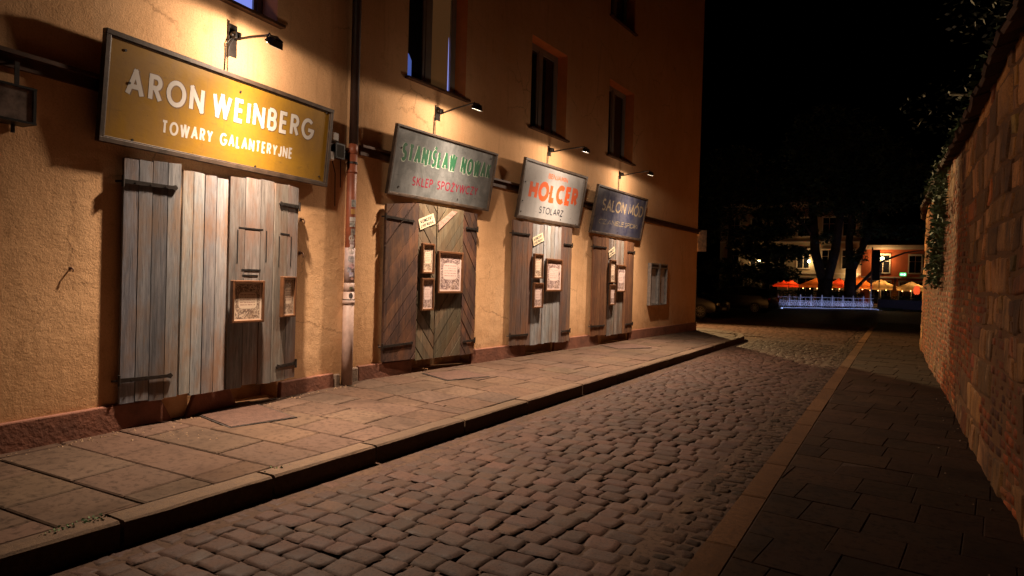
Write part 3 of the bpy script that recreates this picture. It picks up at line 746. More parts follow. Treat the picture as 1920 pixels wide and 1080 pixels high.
# paper tags
TAGP = simple('cream_paper', (.56, .46, .30), .8, 0, .2, 9, 0)
def paper_tag(F, s, z, o, w, h, rot, label):
    r = empty('paper_tag', F.at(s, o, z), F.rz, label, 'paper notice', 'slanted concert notices pasted on the shutters')
    r.rotation_euler = (0, -rot, F.rz)
    MB().box(0, w, -.004, -.0008, 0, h).build('sheet', TAGP, r)
    text('KONCERT', w * .1, h * .52, w * .8, h * .34, h * .075, -.0045, gap=.35, dep=.0003).build('lettering', Lk, r)
    text('LIVE MUSIC', w * .08, h * .12, w * .84, h * .30, h * .07, -.0045, gap=.35, dep=.0003).build('lettering', Lk, r)
paper_tag(FB, 1.155, 2.14, .101, .33, .145, R(20), 'slanted paper concert notice on the diagonal board shutters')
paper_tag(FB, 4.09, 2.09, .113, .36, .145, R(19), 'slanted paper concert notice on the grey plank shutters')
paper_tag(FB, 7.17, 2.02, .113, .31, .145, R(22), 'slanted paper concert notice on the orange brown shutters')
r = empty('paper_strip', FB.at(1.53, .108, 2.22), FB.rz, 'torn pinkish poster strip pasted diagonally under the grey sign', 'poster')
MB().prism([(.0, -.06), (.42, .245), (.30, .25), (0, .05)], -.004, -.0008).build('sheet', simple('pink_paper', (.30, .17, .13), .8, 0, .45, 25, 0), r)

# ------------------------------------------------------------------ drainpipe with stickers
PIPE_R = simple('red_brown_pipe', (.27, .075, .035), .5, 0, .3, 7, .1)
PIPE_D = simple('dark_brown_pipe', (.028, .012, .008), .5, .1, .3, 7, .1)
PIPE_P = simple('pinkish_grey_pipe', (.36, .25, .21), .55, 0, .25, 7, .15)
pp = empty('drainpipe', FA.at(3.655, .075, .2), FA.rz, 'red brown drainpipe plastered with stickers between the two houses', 'drainpipe')
pp.scale = (.86, .86, 1)
m = MB(); m.tube([(.02, 0, 2.83), (.02, 0, 10.6)], .062, 14); m.build('upper_pipe', PIPE_D, pp, True)
m = MB(); m.tube([(0, 0, 1.20), (0, 0, 2.72)], .068, 16); m.tube([(0, 0, 2.50), (0, 0, 2.53)], .075, 16); m.tube([(0, 0, 2.72), (.02, 0, 2.84)], [.068, .062], 16); m.build('lower_pipe', PIPE_R, pp, True)
m = MB(); m.tube([(0, 0, 0.0), (0, 0, 1.1)], .076, 16); m.tube([(0, 0, .95), (0, 0, 1.0)], .084, 16); m.tube([(0, 0, 1.098), (0, 0, 1.205)], [.0758, .0715], 16); m.build('base_pipe', PIPE_P, pp, True)
m = MB(); m.tube([(0, 0, 1.201), (0, 0, 1.62)], .0705, 16); m.build('pale_wrap', simple('sticker_layer', (.42, .34, .34), .6, 0, .3, 16, .1, col2=(.5, .36, .34)), pp, True)
for zc in (2.62, 1.0):
    m = MB(); m.tube([(.0, 0, zc - .012), (.0, 0, zc + .012)], .076 if zc > 2 else .083, 16); m.box(-.02, .02, .05, .075, zc - .012, zc + .012); m.build('pipe_clip', DARKMETAL, pp)
def sticker(z, h, a0, a1, col, mark=None, round_=False, rad=.0688):
    m = MB(); n = 8; V = []; F = []
    if not round_:
        for i in range(n + 1):
            a = R(a0 - 42 + (a1 - a0) * i / n)
            for zz in (z, z + h): V.append((rad * 1.012 * math.cos(a), rad * 1.012 * math.sin(a), zz))
        F = [(2 * i, 2 * i + 2, 2 * i + 3, 2 * i + 1) for i in range(n)]
    else:
        am = (a0 + a1) / 2 - 42; V = [(rad * 1.012 * math.cos(R(am)), rad * 1.012 * math.sin(R(am)), z + h / 2)]
        for i in range(16):
            t = 2 * math.pi * i / 16; a = R(am + (a1 - a0) / 2 * math.cos(t)); V.append((rad * 1.014 * math.cos(a), rad * 1.014 * math.sin(a), z + h / 2 + h / 2 * math.sin(t)))
        F = [(0, 1 + i, 1 + (i + 1) % 16) for i in range(16)]
    m.add(V, F)
    mt = simple('sticker_print', col, .5, 0, .15, 30, 0, col2=mark)
    return m.build('sticker', mt, pp)
K = (.04, .04, .045)
for a in ((2.10, .085, -95, -30, (.05, .05, .05), (.62, .6, .56)), (2.015, .06, -100, -35, (.50, .25, .06), (.55, .3, .1)), (1.93, .05, -110, -35, (.62, .58, .55), (.5, .45, .42)),
          (1.865, .06, -108, -40, (.06, .06, .06), (.6, .56, .5)), (1.77, .075, -95, -35, (.4, .33, .28), K), (1.585, .0, 0, 0, K, K)):
    if a[1]: sticker(*a)
sticker(1.69, .08, -115, -45, (.55, .5, .45), (.3, .25, .22), True); sticker(1.665, .03, -105, -45, (.5, .42, .4), (.3, .2, .2))
sticker(1.63, .03, -100, -50, (.62, .5, .5)); sticker(1.55, .085, -120, -45, (.62, .55, .5), (.55, .46, .42), True, .0712)
for (z, h, a0, a1, c1, c2, ro) in ((1.45, .07, -115, -50, (.10, .1, .12), (.55, .5, .5), 0), (1.37, .06, -105, -45, (.45, .08, .1), (.6, .5, .5), 1), (1.33, .06, -125, -80, (.08, .08, .1), (.5, .45, .5), 0),
                               (1.28, .05, -100, -50, (.25, .2, .4), (.6, .55, .55), 0), (1.24, .035, -85, -45, (.5, .15, .08), (.6, .5, .45), 1)):
    sticker(z, h, a0, a1, c1, c2, ro, .0712)
for (z, h, a0, a1, c1, ro) in ((1.15 - .02, .03, -95, -60, (.1, .1, .06), 0), (1.02, .07, -100, -55, (.08, .07, .07), 1)):
    sticker(z, h, a0, a1, c1, None, ro, .0762 if z > 1.08 else .0765)

# ------------------------------------------------------------------ lantern, junction boxes, notice case, corner plate
ln = empty('wall_lantern', FA.at(-.2, .10, 2.49), FA.rz, 'dark glazed box lantern under the ledge, left of the yellow sign', 'lantern')
m = MB()
for x in (0.0, .33):
    for y in (-.08, .06): m.box(x, x + .02, y, y + .02, 0, .22)
m.box(-.002, .352, -.082, .082, .22, .235); m.box(-.002, .352, -.082, .082, -.016, 0)
m.build('lantern_frame', BLACKMETAL, ln)
m = MB(); m.box(.021, .329, -.073, -.069, .001, .219); m.box(.337, .341, -.059, .059, .001, .219); m.build('pane', simple('glass_with_reflection', (.24, .19, .165), .12, 0, .6, 9, .05), ln)  # pane colour lightened to imitate a brick-like reflection
m = MB(); m.box(.05, .31, -.03, .06, .02, .20); m.build('tray', simple('inner_tray', (.10, .08, .07), .6), ln)
m = MB(); m.box(.245, .275, -.012, -.006, .235, .40); m.box(.245, .275, -.012, .10, .40, .406); m.box(.25, .275, .03, .036, -.075, -.016); m.build('hanger', DARKMETAL, ln)
for (s, z, w, h, o, lb, nm) in ((3.30, 3.02, .10, .095, .03, 'pale square junction box above the ledge beside the yellow sign', 'junction_box'),
                                (3.235, 2.79, .075, .10, .05, 'cream junction box below the ledge at the right end of the yellow sign', 'junction_box')):
    j = empty(nm, FA.at(s, .0, z), FA.rz, lb, 'junction box', 'small cable boxes beside the yellow sign')
    MB().box(0, w, -o - .05, -.001, 0, h).build('box', WHITEBOX, j, bevel=.006)
    MB().box(.006, w - .006, -o - .056, -o - .0505, .006, h - .006).build('lid', WHITEBOX, j, bevel=.003)
    m = MB(); m.tube([(w * .4, -.03, h), (w * .45, -.03, h + .06), (w * .3, -.02, h + .14)], .006, 6); m.tube([(w, -.02, h * .3), (w + .06, -.018, h * .25), (w + .12, -.016, -.12), (w + .13, -.014, -.5)], .005, 6)
    m.build('cable', CABLE, j)
fl = empty('floodlight', FA.at(3.33, .0, 2.83), FA.rz, 'small black unlit floodlight under the ledge by the drainpipe', 'floodlight')
m = MB(); m.box(0, .13, -.11, -.02, .0, .16); m.box(-.012, .142, -.12, -.108, -.01, .17); m.build('housing', BLACKMETAL, fl, bevel=.006)
MB().box(.01, .12, -.1225, -.1205, .012, .148).build('lens', glass_mat('floodlight_glass', (.05, .045, .04), .15), fl)
MB().box(.05, .08, -.02, .0, .05, .11).build('bracket', DARKMETAL, fl)

for (F_, s_, z_, lb) in ((FA, .505, 1.49, 'small rusty peg sticking out of the bare wall left of the blue grey shutters'), (FA, 2.91, 2.085, 'upper rusty shutter hook on the wall right of the blue grey shutters'),
                         (FA, 2.906, 1.72, 'lower rusty shutter hook on the wall right of the blue grey shutters'), (FB, .515, .60, 'rusty hinge pin at the foot of the diagonal board shutters')):
    hk = empty('wall_hook', F_.at(s_, 0, z_), F_.rz, lb, 'hook', 'rusty iron hooks on the walls beside the shutters')
    hk.scale = (.5, .4, .5) if s_ < 1 else (.8, .7, .8)
    m = MB(); m.tube([(0, .002, 0), (.0, -.06, .004), (.008, -.075, -.02), (.004, -.07, -.06)], [.012, .011, .010, .007], 7); m.build('hook', RUSTMET, hk, True)
    m = MB(); m.box(-.022, .022, -.006, -.0005, -.025, .025); m.build('back_plate', RUSTMET, hk, bevel=.003)
nc = empty('notice_case', FB.at(9.62, .0, .96), FB.rz, 'pair of grey framed notice cases on the wall near the street corner', 'notice case')
for k, x in enumerate((0.0, .60)):
    m = MB(); w, h = .55, 1.04
    m.box(x, x + .03, -.09, -.001, 0, h); m.box(x + w - .03, x + w, -.09, -.001, 0, h); m.box(x + .03, x + w - .03, -.0895, -.001, 0, .03); m.box(x + .03, x + w - .03, -.0895, -.001, h - .12, h)
    m.box(x + .03, x + w - .03, -.02, -.001, .03, h - .12)
    f = m.build('case', STEEL, nc, bevel=.004)
    MB().box(x + .045, x + w - .045, -.0235, -.0205, .05, h - .14).build('paper', simple('faded_paper', (.44, .40, .385) if k else (.34, .31, .295), .6, 0, .25, 4, 0), nc)
    MB().box(x + .06, x + w - .06, -.092, -.0897, h - .09, h - .03).build('header', DARKMETAL, nc)
cp = empty('street_plate', FB.at(13.37, -.25, 2.47), FB.rz, 'small weathered plate sticking out past the corner of the house', 'sign')
MB().box(.05, .075, -.50, -.16, .0, .62).build('plate', simple('weathered_plate', (.22, .14, .08), .6, 0, .6, 14, .2), cp)
MB().box(.0, .05, -.22, -.18, .25, .35).build('bracket', DARKMETAL, cp)
cd = empty('corner_pipe', FB.at(13.36, -.02, .2), FB.rz, 'thin pale conduit running down the corner of the house', 'pipe')
m = MB(); m.tube([(.055, 0, .1), (.055, 0, 1.75)], .02, 8); m.build('tube', STEEL, cd, True)
m = MB(); m.box(.0, .075, -.012, .012, 1.2, 1.225); m.box(.0, .075, -.012, .012, .4, .425); m.build('clip', DARKMETAL, cd)

# ------------------------------------------------------------------ ground
ASPH = m_stone('packed_dirt', (.036, .021, .014), (.062, .038, .026), (.042, .025, .016), .95, 3, .6, .05)
PAVE = m_stone('pavement_slab', (0.0580, 0.0360, 0.0246), (0.0843, 0.0536, 0.0377), (0.0438, 0.0273, 0.0175), .88, 2.2, .3, .06)
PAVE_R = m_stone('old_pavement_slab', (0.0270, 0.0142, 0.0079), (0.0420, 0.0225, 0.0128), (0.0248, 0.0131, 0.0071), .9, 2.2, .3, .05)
KERB = m_stone('granite_kerb', (0.0589, 0.0366, 0.0236), (0.1023, 0.0663, 0.0434), (0.0682, 0.0434, 0.0279), .85, 26, .8, .08)
SETT = m_stone('worn_sett', (0.0320, 0.0169, 0.0115), (0.0525, 0.0290, 0.0201), (0.0384, 0.0201, 0.0136), .68, 7, .5, .07)
SETT_D = m_stone('dirty_sett', (.035, .02, .013), (.065, .038, .025), (.03, .018, .011), .9, 9, .9, .06)

g = MB(); g.add([(-300, -120, -.07), (300, -120, -.07), (300, 420, -.07), (-300, 420, -.07)], [(0, 1, 2, 3)])
tag(g.build('ground', ASPH), kind='structure')
g = MB(); g.add([(-3.7, -4, -.0025), (-.85, -4, -.0025), (-.85, 20, -.0025), (-3.7, 20, -.0025)], [(0, 1, 2, 3)])
tag(g.build('road_bed', ASPH), kind='structure')

def sett_field(mb, xs, y0, y1, pitch, wid, h=.022, jit=.012, res=5, z=0.0, tv=(.75, 1.2), skew=0.0, keep=None, rot=False, zf=None):
    """rows of worn setts across the carriageway; every stone is its own pillow of faces"""
    rnd = random.Random(int(y0 * 31 + xs[0] * 17))
    u = np.linspace(-1, 1, res); u = np.sign(u) * np.abs(u) ** .55
    UX, UY = np.meshgrid(u, u)
    prof = (1 - np.abs(UX) ** 9) * (1 - np.abs(UY) ** 9)
    prof = prof ** .5
    y = y0; row = 0
    idx = np.arange(res * res).reshape(res, res)
    F0 = [(int(idx[j, i]), int(idx[j, i + 1]), int(idx[j + 1, i + 1]), int(idx[j + 1, i])) for j in range(res - 1) for i in range(res - 1)]
    while y < y1:
        p = pitch * rnd.uniform(.94, 1.06); x = xs[0] + rnd.uniform(-wid, 0) * .6
        while x < xs[1]:
            w = wid * rnd.uniform(.75, 1.32)
            xa, xb = max(x, xs[0]), min(x + w, xs[1])
            if xb - xa > .06 and (keep is None or keep((xa + xb) / 2, y + p / 2)):
                cx, cy = (xa + xb) / 2, y + p / 2
                hx, hy = (xb - xa) / 2 - .003, p / 2 - .003
                j = lambda: rnd.uniform(-jit, jit)
                c = [(-hx + j(), -hy + j()), (hx + j(), -hy + j()), (hx + j(), hy + j()), (-hx + j(), hy + j())]
                a = (UX + 1) / 2; b = (UY + 1) / 2
                px = (1 - a) * (1 - b) * c[0][0] + a * (1 - b) * c[1][0] + a * b * c[2][0] + (1 - a) * b * c[3][0]
                py = (1 - a) * (1 - b) * c[0][1] + a * (1 - b) * c[1][1] + a * b * c[2][1] + (1 - a) * b * c[3][1]
                rr = .94 + .06 * np.minimum(1, (2 - np.abs(UX) ** 3 - np.abs(UY) ** 3))     # round the corners
                px, py = px * rr, py * rr
                tx, ty, dz = rnd.gauss(0, .025), rnd.gauss(0, .025), rnd.gauss(0, .0022)
                bowl = rnd.uniform(-.2, .3)
                pz = z + dz - .014 + (h - .0105) * prof - bowl * .006 * (UX ** 2 + UY ** 2) + px * tx + py * ty + RNG.normal(0, .0016, px.shape)
                if zf: pz = pz + zf(cx, cy)
                t = rnd.uniform(*tv); tt = (t * rnd.uniform(.94, 1.08), t, t * rnd.uniform(.92, 1.06))
                mb.add([(cx + float(q), cy + float(r_) + skew * cx, float(s_)) for q, r_, s_ in zip(px.ravel(), py.ravel(), pz.ravel())], F0, tt)
            x += w
        y += p; row += 1

camber = lambda x, y: .03 * (1 - ((x + 2.4) / 1.2) ** 2) if -3.6 < x < -1.2 else 0.0
m = MB()
sett_field(m, (-3.36, -1.22), .2, 9.0, .155, .175, res=8, zf=camber)
sett_field(m, (-3.36, -1.22), 9.0, 19.4, .155, .175, res=6, zf=camber)
sett_field(m, (-3.58, -3.36), .2, 19.0, .12, .115, .024, .018, 6, -.001, (.7, 1.15))
tag(m.build('cobbled_road', SETT, smooth=True), kind='structure')
m = MB(); sett_field(m, (-1.2, -.91), .2, 30.0, .10, .11, .024, .026, 6, .004, (.45, 1.15))
tag(m.build('gutter', SETT_D, smooth=True), kind='structure')
m = MB()
sett_field(m, (-10.5, -1.22), 19.4, 31.0, .19, .21, res=4, keep=lambda x, y: not (x < -3.4 and y < 20.9) )
tag(m.build('cobbled_crossing', SETT, smooth=True), kind='structure')
g = MB(); g.add([(-40, 19.4, -.03), (-.9, 19.4, -.03), (-.9, 30, -.03), (-40, 30, -.03)], [(0, 1, 2, 3)]); tag(g.build('crossing_bed', ASPH), kind='structure')
FAR = m_stone('far_setts', (.04, .03, .022), (.065, .05, .036), (.045, .035, .024), .8, 5, .8, .2)
g = MB(); g.add([(-60, 30, -.012), (40, 30, -.012), (40, 58, -.012), (-60, 58, -.012)], [(0, 1, 2, 3)]); tag(g.build('square_paving', FAR), kind='structure')

# left pavement
def zl(x, y): return .14 + .055 * min(1, max(0, (-3.70 - x) / 1.9))
def slab_field(mb, reg, ang, org, pitch, lens, z0, zf, gap=.015, tv=(.85, 1.12), seed=1, bev=.006):
    rnd = random.Random(seed); ca, sa = math.cos(ang), math.sin(ang)
    inv = [((x - org[0]) * ca + (y - org[1]) * sa, -(x - org[0]) * sa + (y - org[1]) * ca) for x, y in reg]
    x0, x1 = min(p[0] for p in inv), max(p[0] for p in inv); y0, y1 = min(p[1] for p in inv), max(p[1] for p in inv)
    k = math.floor(y0 / pitch)
    while k * pitch < y1:
        x = x0 - rnd.uniform(0, lens[0])
        while x < x1:
            w = rnd.choice(lens)
            q = [(x + gap / 2, k * pitch + gap / 2), (x + w - gap / 2, k * pitch + gap / 2), (x + w - gap / 2, (k + 1) * pitch - gap / 2), (x + gap / 2, (k + 1) * pitch - gap / 2)]
            q = [(org[0] + a * ca - b * sa, org[1] + a * sa + b * ca) for a, b in q]
            q = clip_convex(q, reg)
            if q and area(q) > .004:
                t = rnd.uniform(*tv); tt = (t * rnd.uniform(.95, 1.06), t, t * rnd.uniform(.93, 1.05))
                gx, gy, dz = rnd.gauss(0, .004), rnd.gauss(0, .004), rnd.gauss(0, .0018)
                cx = sum(p[0] for p in q) / len(q); cy = sum(p[1] for p in q) / len(q)
                mb.slab(q, z0, (lambda a, b: zf(a, b) + dz + (a - cx) * gx + (b - cy) * gy), tt, bev)
            x += w
        k += 1
XK = -3.735
m = MB()
slab_field(m, [(-5.02, -2.5), (XK, -2.5), (XK, 5.55), (-5.715, 5.80)], R(5.3), (-4.9, 2.57), .455, (.5, .5, .8), .02, zl, seed=3, bev=.010)
slab_field(m, [(-5.715, 5.80), (XK, 5.55), (XK, 18.3), (-3.9, 19.0), (-5.05, 19.32)], R(-3.0), (-4.9, 5.7), .50, (.5, .5, .75), .02, zl, seed=5)
slab_field(m, [(-5.05, 19.32), (-3.9, 19.0), (-4.15, 19.95), (-4.7, 20.25), (-14, 21.0), (-14, 19.95)], R(-3.0), (-4.9, 5.7), .50, (.5, .5, .75), .02, zl, seed=6)
tag(m.build('pavement', PAVE), kind='structure')
g = MB(); g.slab([(-5.05, -2.5), (XK, -2.5), (XK, 18.2), (-4.4, 20.2), (-14, 20.9), (-14, 19.9), (-5.07, 19.32), (-5.78, 5.85)], -.05, lambda x, y: zl(x, y) - .022)
tag(g.build('pavement_bed', ASPH), kind='structure')
# kerb stones along the left pavement and round its corner
m = MB(); rnd = random.Random(4)
path = [(-3.565, -2.5 + i * .25) for i in range(83)] + [(-3.565 - .85 + .85 * math.cos(R(a)), 18.25 + 1.9 * math.sin(R(a))) for a in range(9, 91, 9)] + [(-4.415 - k * .5, 20.15 + k * .04) for k in range(1, 19)]
def inner(i):
    a, b = path[max(0, i - 1)], path[min(len(path) - 1, i + 1)]; d = Vector((b[0] - a[0], b[1] - a[1])).normalized(); return (path[i][0] - d.y * .165, path[i][1] + d.x * .165)
i = 0
while i < len(path) - 1:
    n = min(rnd.choice((4, 5, 5, 6)), len(path) - 1 - i) if i < 80 else 1
    out = [path[k] for k in range(i, i + n + 1)]; inn = [inner(k) for k in range(i, i + n + 1)]
    def sh(p, q, t): return (p[0] + (q[0] - p[0]) * t, p[1] + (q[1] - p[1]) * t)
    gp = .012 / .25 if i < 80 else .0
    out[0], out[-1] = sh(out[0], out[1], gp), sh(out[-1], out[-2], gp); inn[0], inn[-1] = sh(inn[0], inn[1], gp), sh(inn[-1], inn[-2], gp)
    t = rnd.uniform(.82, 1.15); dz = rnd.gauss(0, .003)
    no = len(out); zt = .138 + dz
    V = [(p[0], p[1], -.06) for p in out] + [(p[0], p[1], zt - .012) for p in out] + [(p[0] * .9 + q[0] * .1, p[1] * .9 + q[1] * .1, zt) for p, q in zip(out, inn)] + [(q[0], q[1], zt - .001) for q in inn] + [(q[0], q[1], -.06) for q in inn]
    V = [(a + rnd.gauss(0, .002), b, c + rnd.gauss(0, .0015)) for a, b, c in V]
    F = [(r_ * no + k, r_ * no + k + 1, (r_ + 1) * no + k + 1, (r_ + 1) * no + k) for r_ in range(4) for k in range(no - 1)]
    F += [tuple(r_ * no for r_ in range(5)), tuple(r_ * no + no - 1 for r_ in reversed(range(5)))]
    m.add(V, F, (t, t * rnd.uniform(.96, 1.02), t * rnd.uniform(.94, 1.02)))
    i += n
tag(m.build('kerb', KERB), kind='structure')

# right pavement: flush kerb strip and slabs up to the old wall
m = MB(); y = -2.0; rnd = random.Random(9)
while y < 34:
    q = rnd.uniform(.85, 1.15); t = rnd.uniform(.85, 1.12)
    m.slab([(-.905, y + .006), (-.735, y + .006), (-.735, y + q - .006), (-.905, y + q - .006)], -.06, .045 + rnd.gauss(0, .003), (t, t, t * .97), .01); y += q
tag(m.build('flush_kerb', m_stone('reddish_granite', (.066, .032, .0155), (.108, .055, .028), (.07, .035, .018), .9, 26, .8, .04)), kind='structure')
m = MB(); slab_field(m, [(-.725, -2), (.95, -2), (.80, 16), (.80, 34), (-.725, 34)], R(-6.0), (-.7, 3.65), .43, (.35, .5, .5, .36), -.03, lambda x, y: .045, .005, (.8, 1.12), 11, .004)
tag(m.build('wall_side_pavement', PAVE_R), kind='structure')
g = MB(); g.slab([(-.73, -2), (1.2, -2), (1.2, 34), (-.73, 34)], -.06, .039); tag(g.build('wall_side_bed', ASPH), kind='structure')

# cellar hatches in the pavement
HATCH = simple('chequer_plate', (.050, .026, .018), .7, .0, .3, 14, .0, spec=.15)
nt = HATCH.node_tree; bb = nt.nodes['Principled BSDF']
wv = nd(nt, 'ShaderNodeTexVoronoi'); wv.inputs['Scale'].default_value = 46; nt.links.new(coords(nt), wv.inputs['Vector']); bump(nt, bb, wv.outputs[0], .7, .006)
def hatch(c, lx, ly, rz, lb):
    r = empty('cellar_hatch', (c[0], c[1], zl(*c) + .002), rz, lb, 'hatch', 'metal cellar hatches in the pavement')
    r.rotation_euler = (0, R(1.6), rz)
    MB().box(-lx / 2, lx / 2, -ly / 2, ly / 2, 0.002, .012).build('plate', HATCH, r, bevel=.003)
    m = MB(); m.box(-lx / 2 - .02, -lx / 2 - .003, -ly / 2 - .02, ly / 2 + .02, 0, .008); m.box(lx / 2 + .003, lx / 2 + .02, -ly / 2 - .02, ly / 2 + .02, 0, .008)
    m.box(-lx / 2 - .003, lx / 2 + .003, ly / 2 + .003, ly / 2 + .02, 0, .0075); m.box(-lx / 2 - .003, lx / 2 + .003, -ly / 2 - .02, -ly / 2 - .003, 0, .0075); m.build('rim', DARKMETAL, r)
hatch((-5.21, 3.98), .84, .60, R(5.3) + R(-15), 'nearest rusty cellar hatch in front of the blue grey shutters')
hatch((-5.12, 7.29), .56, .66, R(-20), 'rusty cellar hatch in front of the diagonal board shutters')
hatch((-4.82, 12.95), .56, .85, R(-28), 'farthest rusty cellar hatch near the orange brown shutters')

# crumbs of mortar, leaves and weeds along the joints
m = MB(); rnd = random.Random(21)
for k in range(300):
    z = rnd.random()
    if z < .45:
        y = rnd.uniform(1.0, 5.8); x = -5.27 - .089 * (y - 2.1) + abs(rnd.gauss(0, .05)); zz = zl(x, y)
    elif z < .6:
        x, y = -5.1 + rnd.gauss(0, .25), 3.35 + rnd.gauss(0, .25); zz = zl(x, y) + .001
    elif z < .8: x, y, zz = rnd.uniform(-1.2, -.9), rnd.uniform(1.5, 12), -.004
    else: x, y = rnd.uniform(.35, .62), rnd.uniform(2, 16); zz = .046
    s = rnd.uniform(.004, .014); a = rnd.uniform(0, 6)
    m.add([(x + s * math.cos(a + i * 2.1), y + s * math.sin(a + i * 2.1), zz) for i in range(3)] + [(x, y, zz + s * .8)], [(0, 1, 3), (1, 2, 3), (2, 0, 3)], (1, .9, .8) if z < .6 else (.6, .5, .4))
tag(m.build('mortar_crumbs', m_stone('pale_mortar', (.17, .115, .07), (.25, .175, .11), (.17, .11, .065))), kind='stuff')
m = MB()
for (cx, cy, n) in ((-3.70, 1.92, 60), (-3.70, 3.15, 14), (-3.7, 1.75, 30)):
    for k in range(n):
        x, y = cx + rnd.gauss(0, .018), cy + rnd.gauss(0, .05); a = rnd.uniform(0, 6.3); s = rnd.uniform(.008, .022)
        m.add([(x, y, .128), (x + s * math.cos(a), y + s * math.sin(a), .14 + s * .5), (x + s * math.cos(a + .9), y + s * math.sin(a + .9), .14 + s * .4)], [(0, 1, 2)], (.8, 1, .5))
tag(m.build('moss', LEAF), kind='stuff')

# ------------------------------------------------------------------ old stone and brick wall on the right
def soot(m, dark, sc, lo, hi, amt):
    nt = m.node_tree; b = nt.nodes['Principled BSDF']; l = b.inputs['Base Color'].links[0]; src = l.from_socket
    n = noise(nt, sc, 7, .72, coords(nt, 'Object', (1, 1, .6)), .5)
    nt.links.new(mixc(nt, ramp(nt, n.outputs[0], [(lo, 0.), (hi, amt)]).outputs[0], src, dark), b.inputs['Base Color'])
STONE = m_stone('old_masonry', (.180, .082, .027), (.315, .160, .062), (.18, .076, .025), .9, 7, .8, .15)
soot(STONE, (.030, .015, .008), .9, .47, .62, .85); soot(STONE, (.30, .19, .105), 2.2, .60, .66, .7)
MORT = m_stone('old_mortar', (.100, .045, .018), (.155, .078, .034), (.08, .036, .014), .95, 8, .8, .1)
wpts = [(.70, -3.0), (.69, 3.0), (.67, 5.0), (.63, 8.5), (.60, 12.3), (.53, 16.0), (.53, 20.0), (.62, 22.5), (1.3, 25.5), (3.5, 28.5), (8, 31)]
wl = [0.0]
for p, q in zip(wpts, wpts[1:]): wl.append(wl[-1] + math.dist(p, q))
def wall_at(s):
    s = max(0, min(wl[-1] - 1e-6, s)); i = max(k for k in range(len(wl) - 1) if wl[k] <= s)
    t = (s - wl[i]) / (wl[i + 1] - wl[i]); p, q = wpts[i], wpts[i + 1]
    d = Vector((q[0] - p[0], q[1] - p[1])).normalized(); return Vector((p[0] + (q[0] - p[0]) * t, p[1] + (q[1] - p[1]) * t, 0)), Vector((-d.y, d.x, 0))
WH = lambda s: 3.30 + .02 * max(0, s - 8) + .05 * math.sin(s * .9)
from mathutils import noise as mn
def relief(s, z):
    return .035 * mn.noise((s * .55, z * .7, 3.1)) + .018 * mn.noise((s * 2.1, z * 2.3, 9.2))
def wp(s, z, o):                                         # wall surface, slight batter
    p, n = wall_at(s); q = p + n * (o + relief(s, z) - z * .012); return (q.x, q.y, z)
ow = empty('old_wall', (0, 0, 0), 0, 'tall old rubble stone and brick wall along the right side of the lane', 'wall')
m = MB(); ns = 150; nz = 14; V = []
for i in range(ns + 1):
    s = wl[-1] * i / ns
    for k in range(nz + 1): V.append(wp(s, WH(s) * k / nz, -.013))
m.add(V, [(i * (nz + 1) + k, i * (nz + 1) + k + 1, (i + 1) * (nz + 1) + k + 1, (i + 1) * (nz + 1) + k) for i in range(ns) for k in range(nz)])
V = []
for i in range(41):                                        # back and top of the wall
    s = wl[-1] * i / 40; p, n = wall_at(s); b = p - n * .6
    V += [(b.x, b.y, 0), (b.x, b.y, WH(s)), wp(s, WH(s), -.013)]
m.add(V, [(3 * i, 3 * i + 3, 3 * i + 4, 3 * i + 1) for i in range(40)] + [(3 * i + 1, 3 * i + 4, 3 * i + 5, 3 * i + 2) for i in range(40)])
m.build('mortar_core', MORT, ow, True)
m = MB(); rnd = random.Random(33)
def wob(s, z): return (s + .10 * mn.noise((s * 1.1, z * 1.3, 1.7)), z + .06 * mn.noise((s * .8, z * .9, 6.4)))
def block(s0, s1, z0, z1, tint, bulge, res, jit, gap):
    c = [(s0 + gap + rnd.uniform(-jit, jit), z0 + gap + rnd.uniform(-jit, jit)), (s1 - gap + rnd.uniform(-jit, jit), z0 + gap + rnd.uniform(-jit, jit)),
         (s1 - gap + rnd.uniform(-jit, jit), z1 - gap + rnd.uniform(-jit, jit)), (s0 + gap + rnd.uniform(-jit, jit), z1 - gap + rnd.uniform(-jit, jit))]
    V = []; sd = rnd.uniform(0, 99); tl, tr = rnd.uniform(-.5, .5), rnd.uniform(-.5, .5)
    for j in range(res):
        for i in range(res):
            u, v = i / (res - 1) * 2 - 1, j / (res - 1) * 2 - 1; u = .5 + .5 * math.copysign(abs(u) ** .5, u); v = .5 + .5 * math.copysign(abs(v) ** .5, v)
            ss = (1 - u) * (1 - v) * c[0][0] + u * (1 - v) * c[1][0] + u * v * c[2][0] + (1 - u) * v * c[3][0]
            zz = (1 - u) * (1 - v) * c[0][1] + u * (1 - v) * c[1][1] + u * v * c[2][1] + (1 - u) * v * c[3][1]
            rim = i in (0, res - 1) or j in (0, res - 1)
            ss, zz = wob(ss, zz); zz = min(zz, WH(ss) - .01)
            o = -.045 if rim else bulge * (.8 + .3 * tl * (u - .5) * 2 + .3 * tr * (v - .5) * 2) + .011 * mn.noise((ss * 7, zz * 7, sd)) - .006
            V.append(wp(ss, max(.0, zz), o))
    m.add(V, [(j * res + i, (j + 1) * res + i, (j + 1) * res + i + 1, j * res + i + 1) for j in range(res - 1) for i in range(res - 1)], tint)
z = 0.0
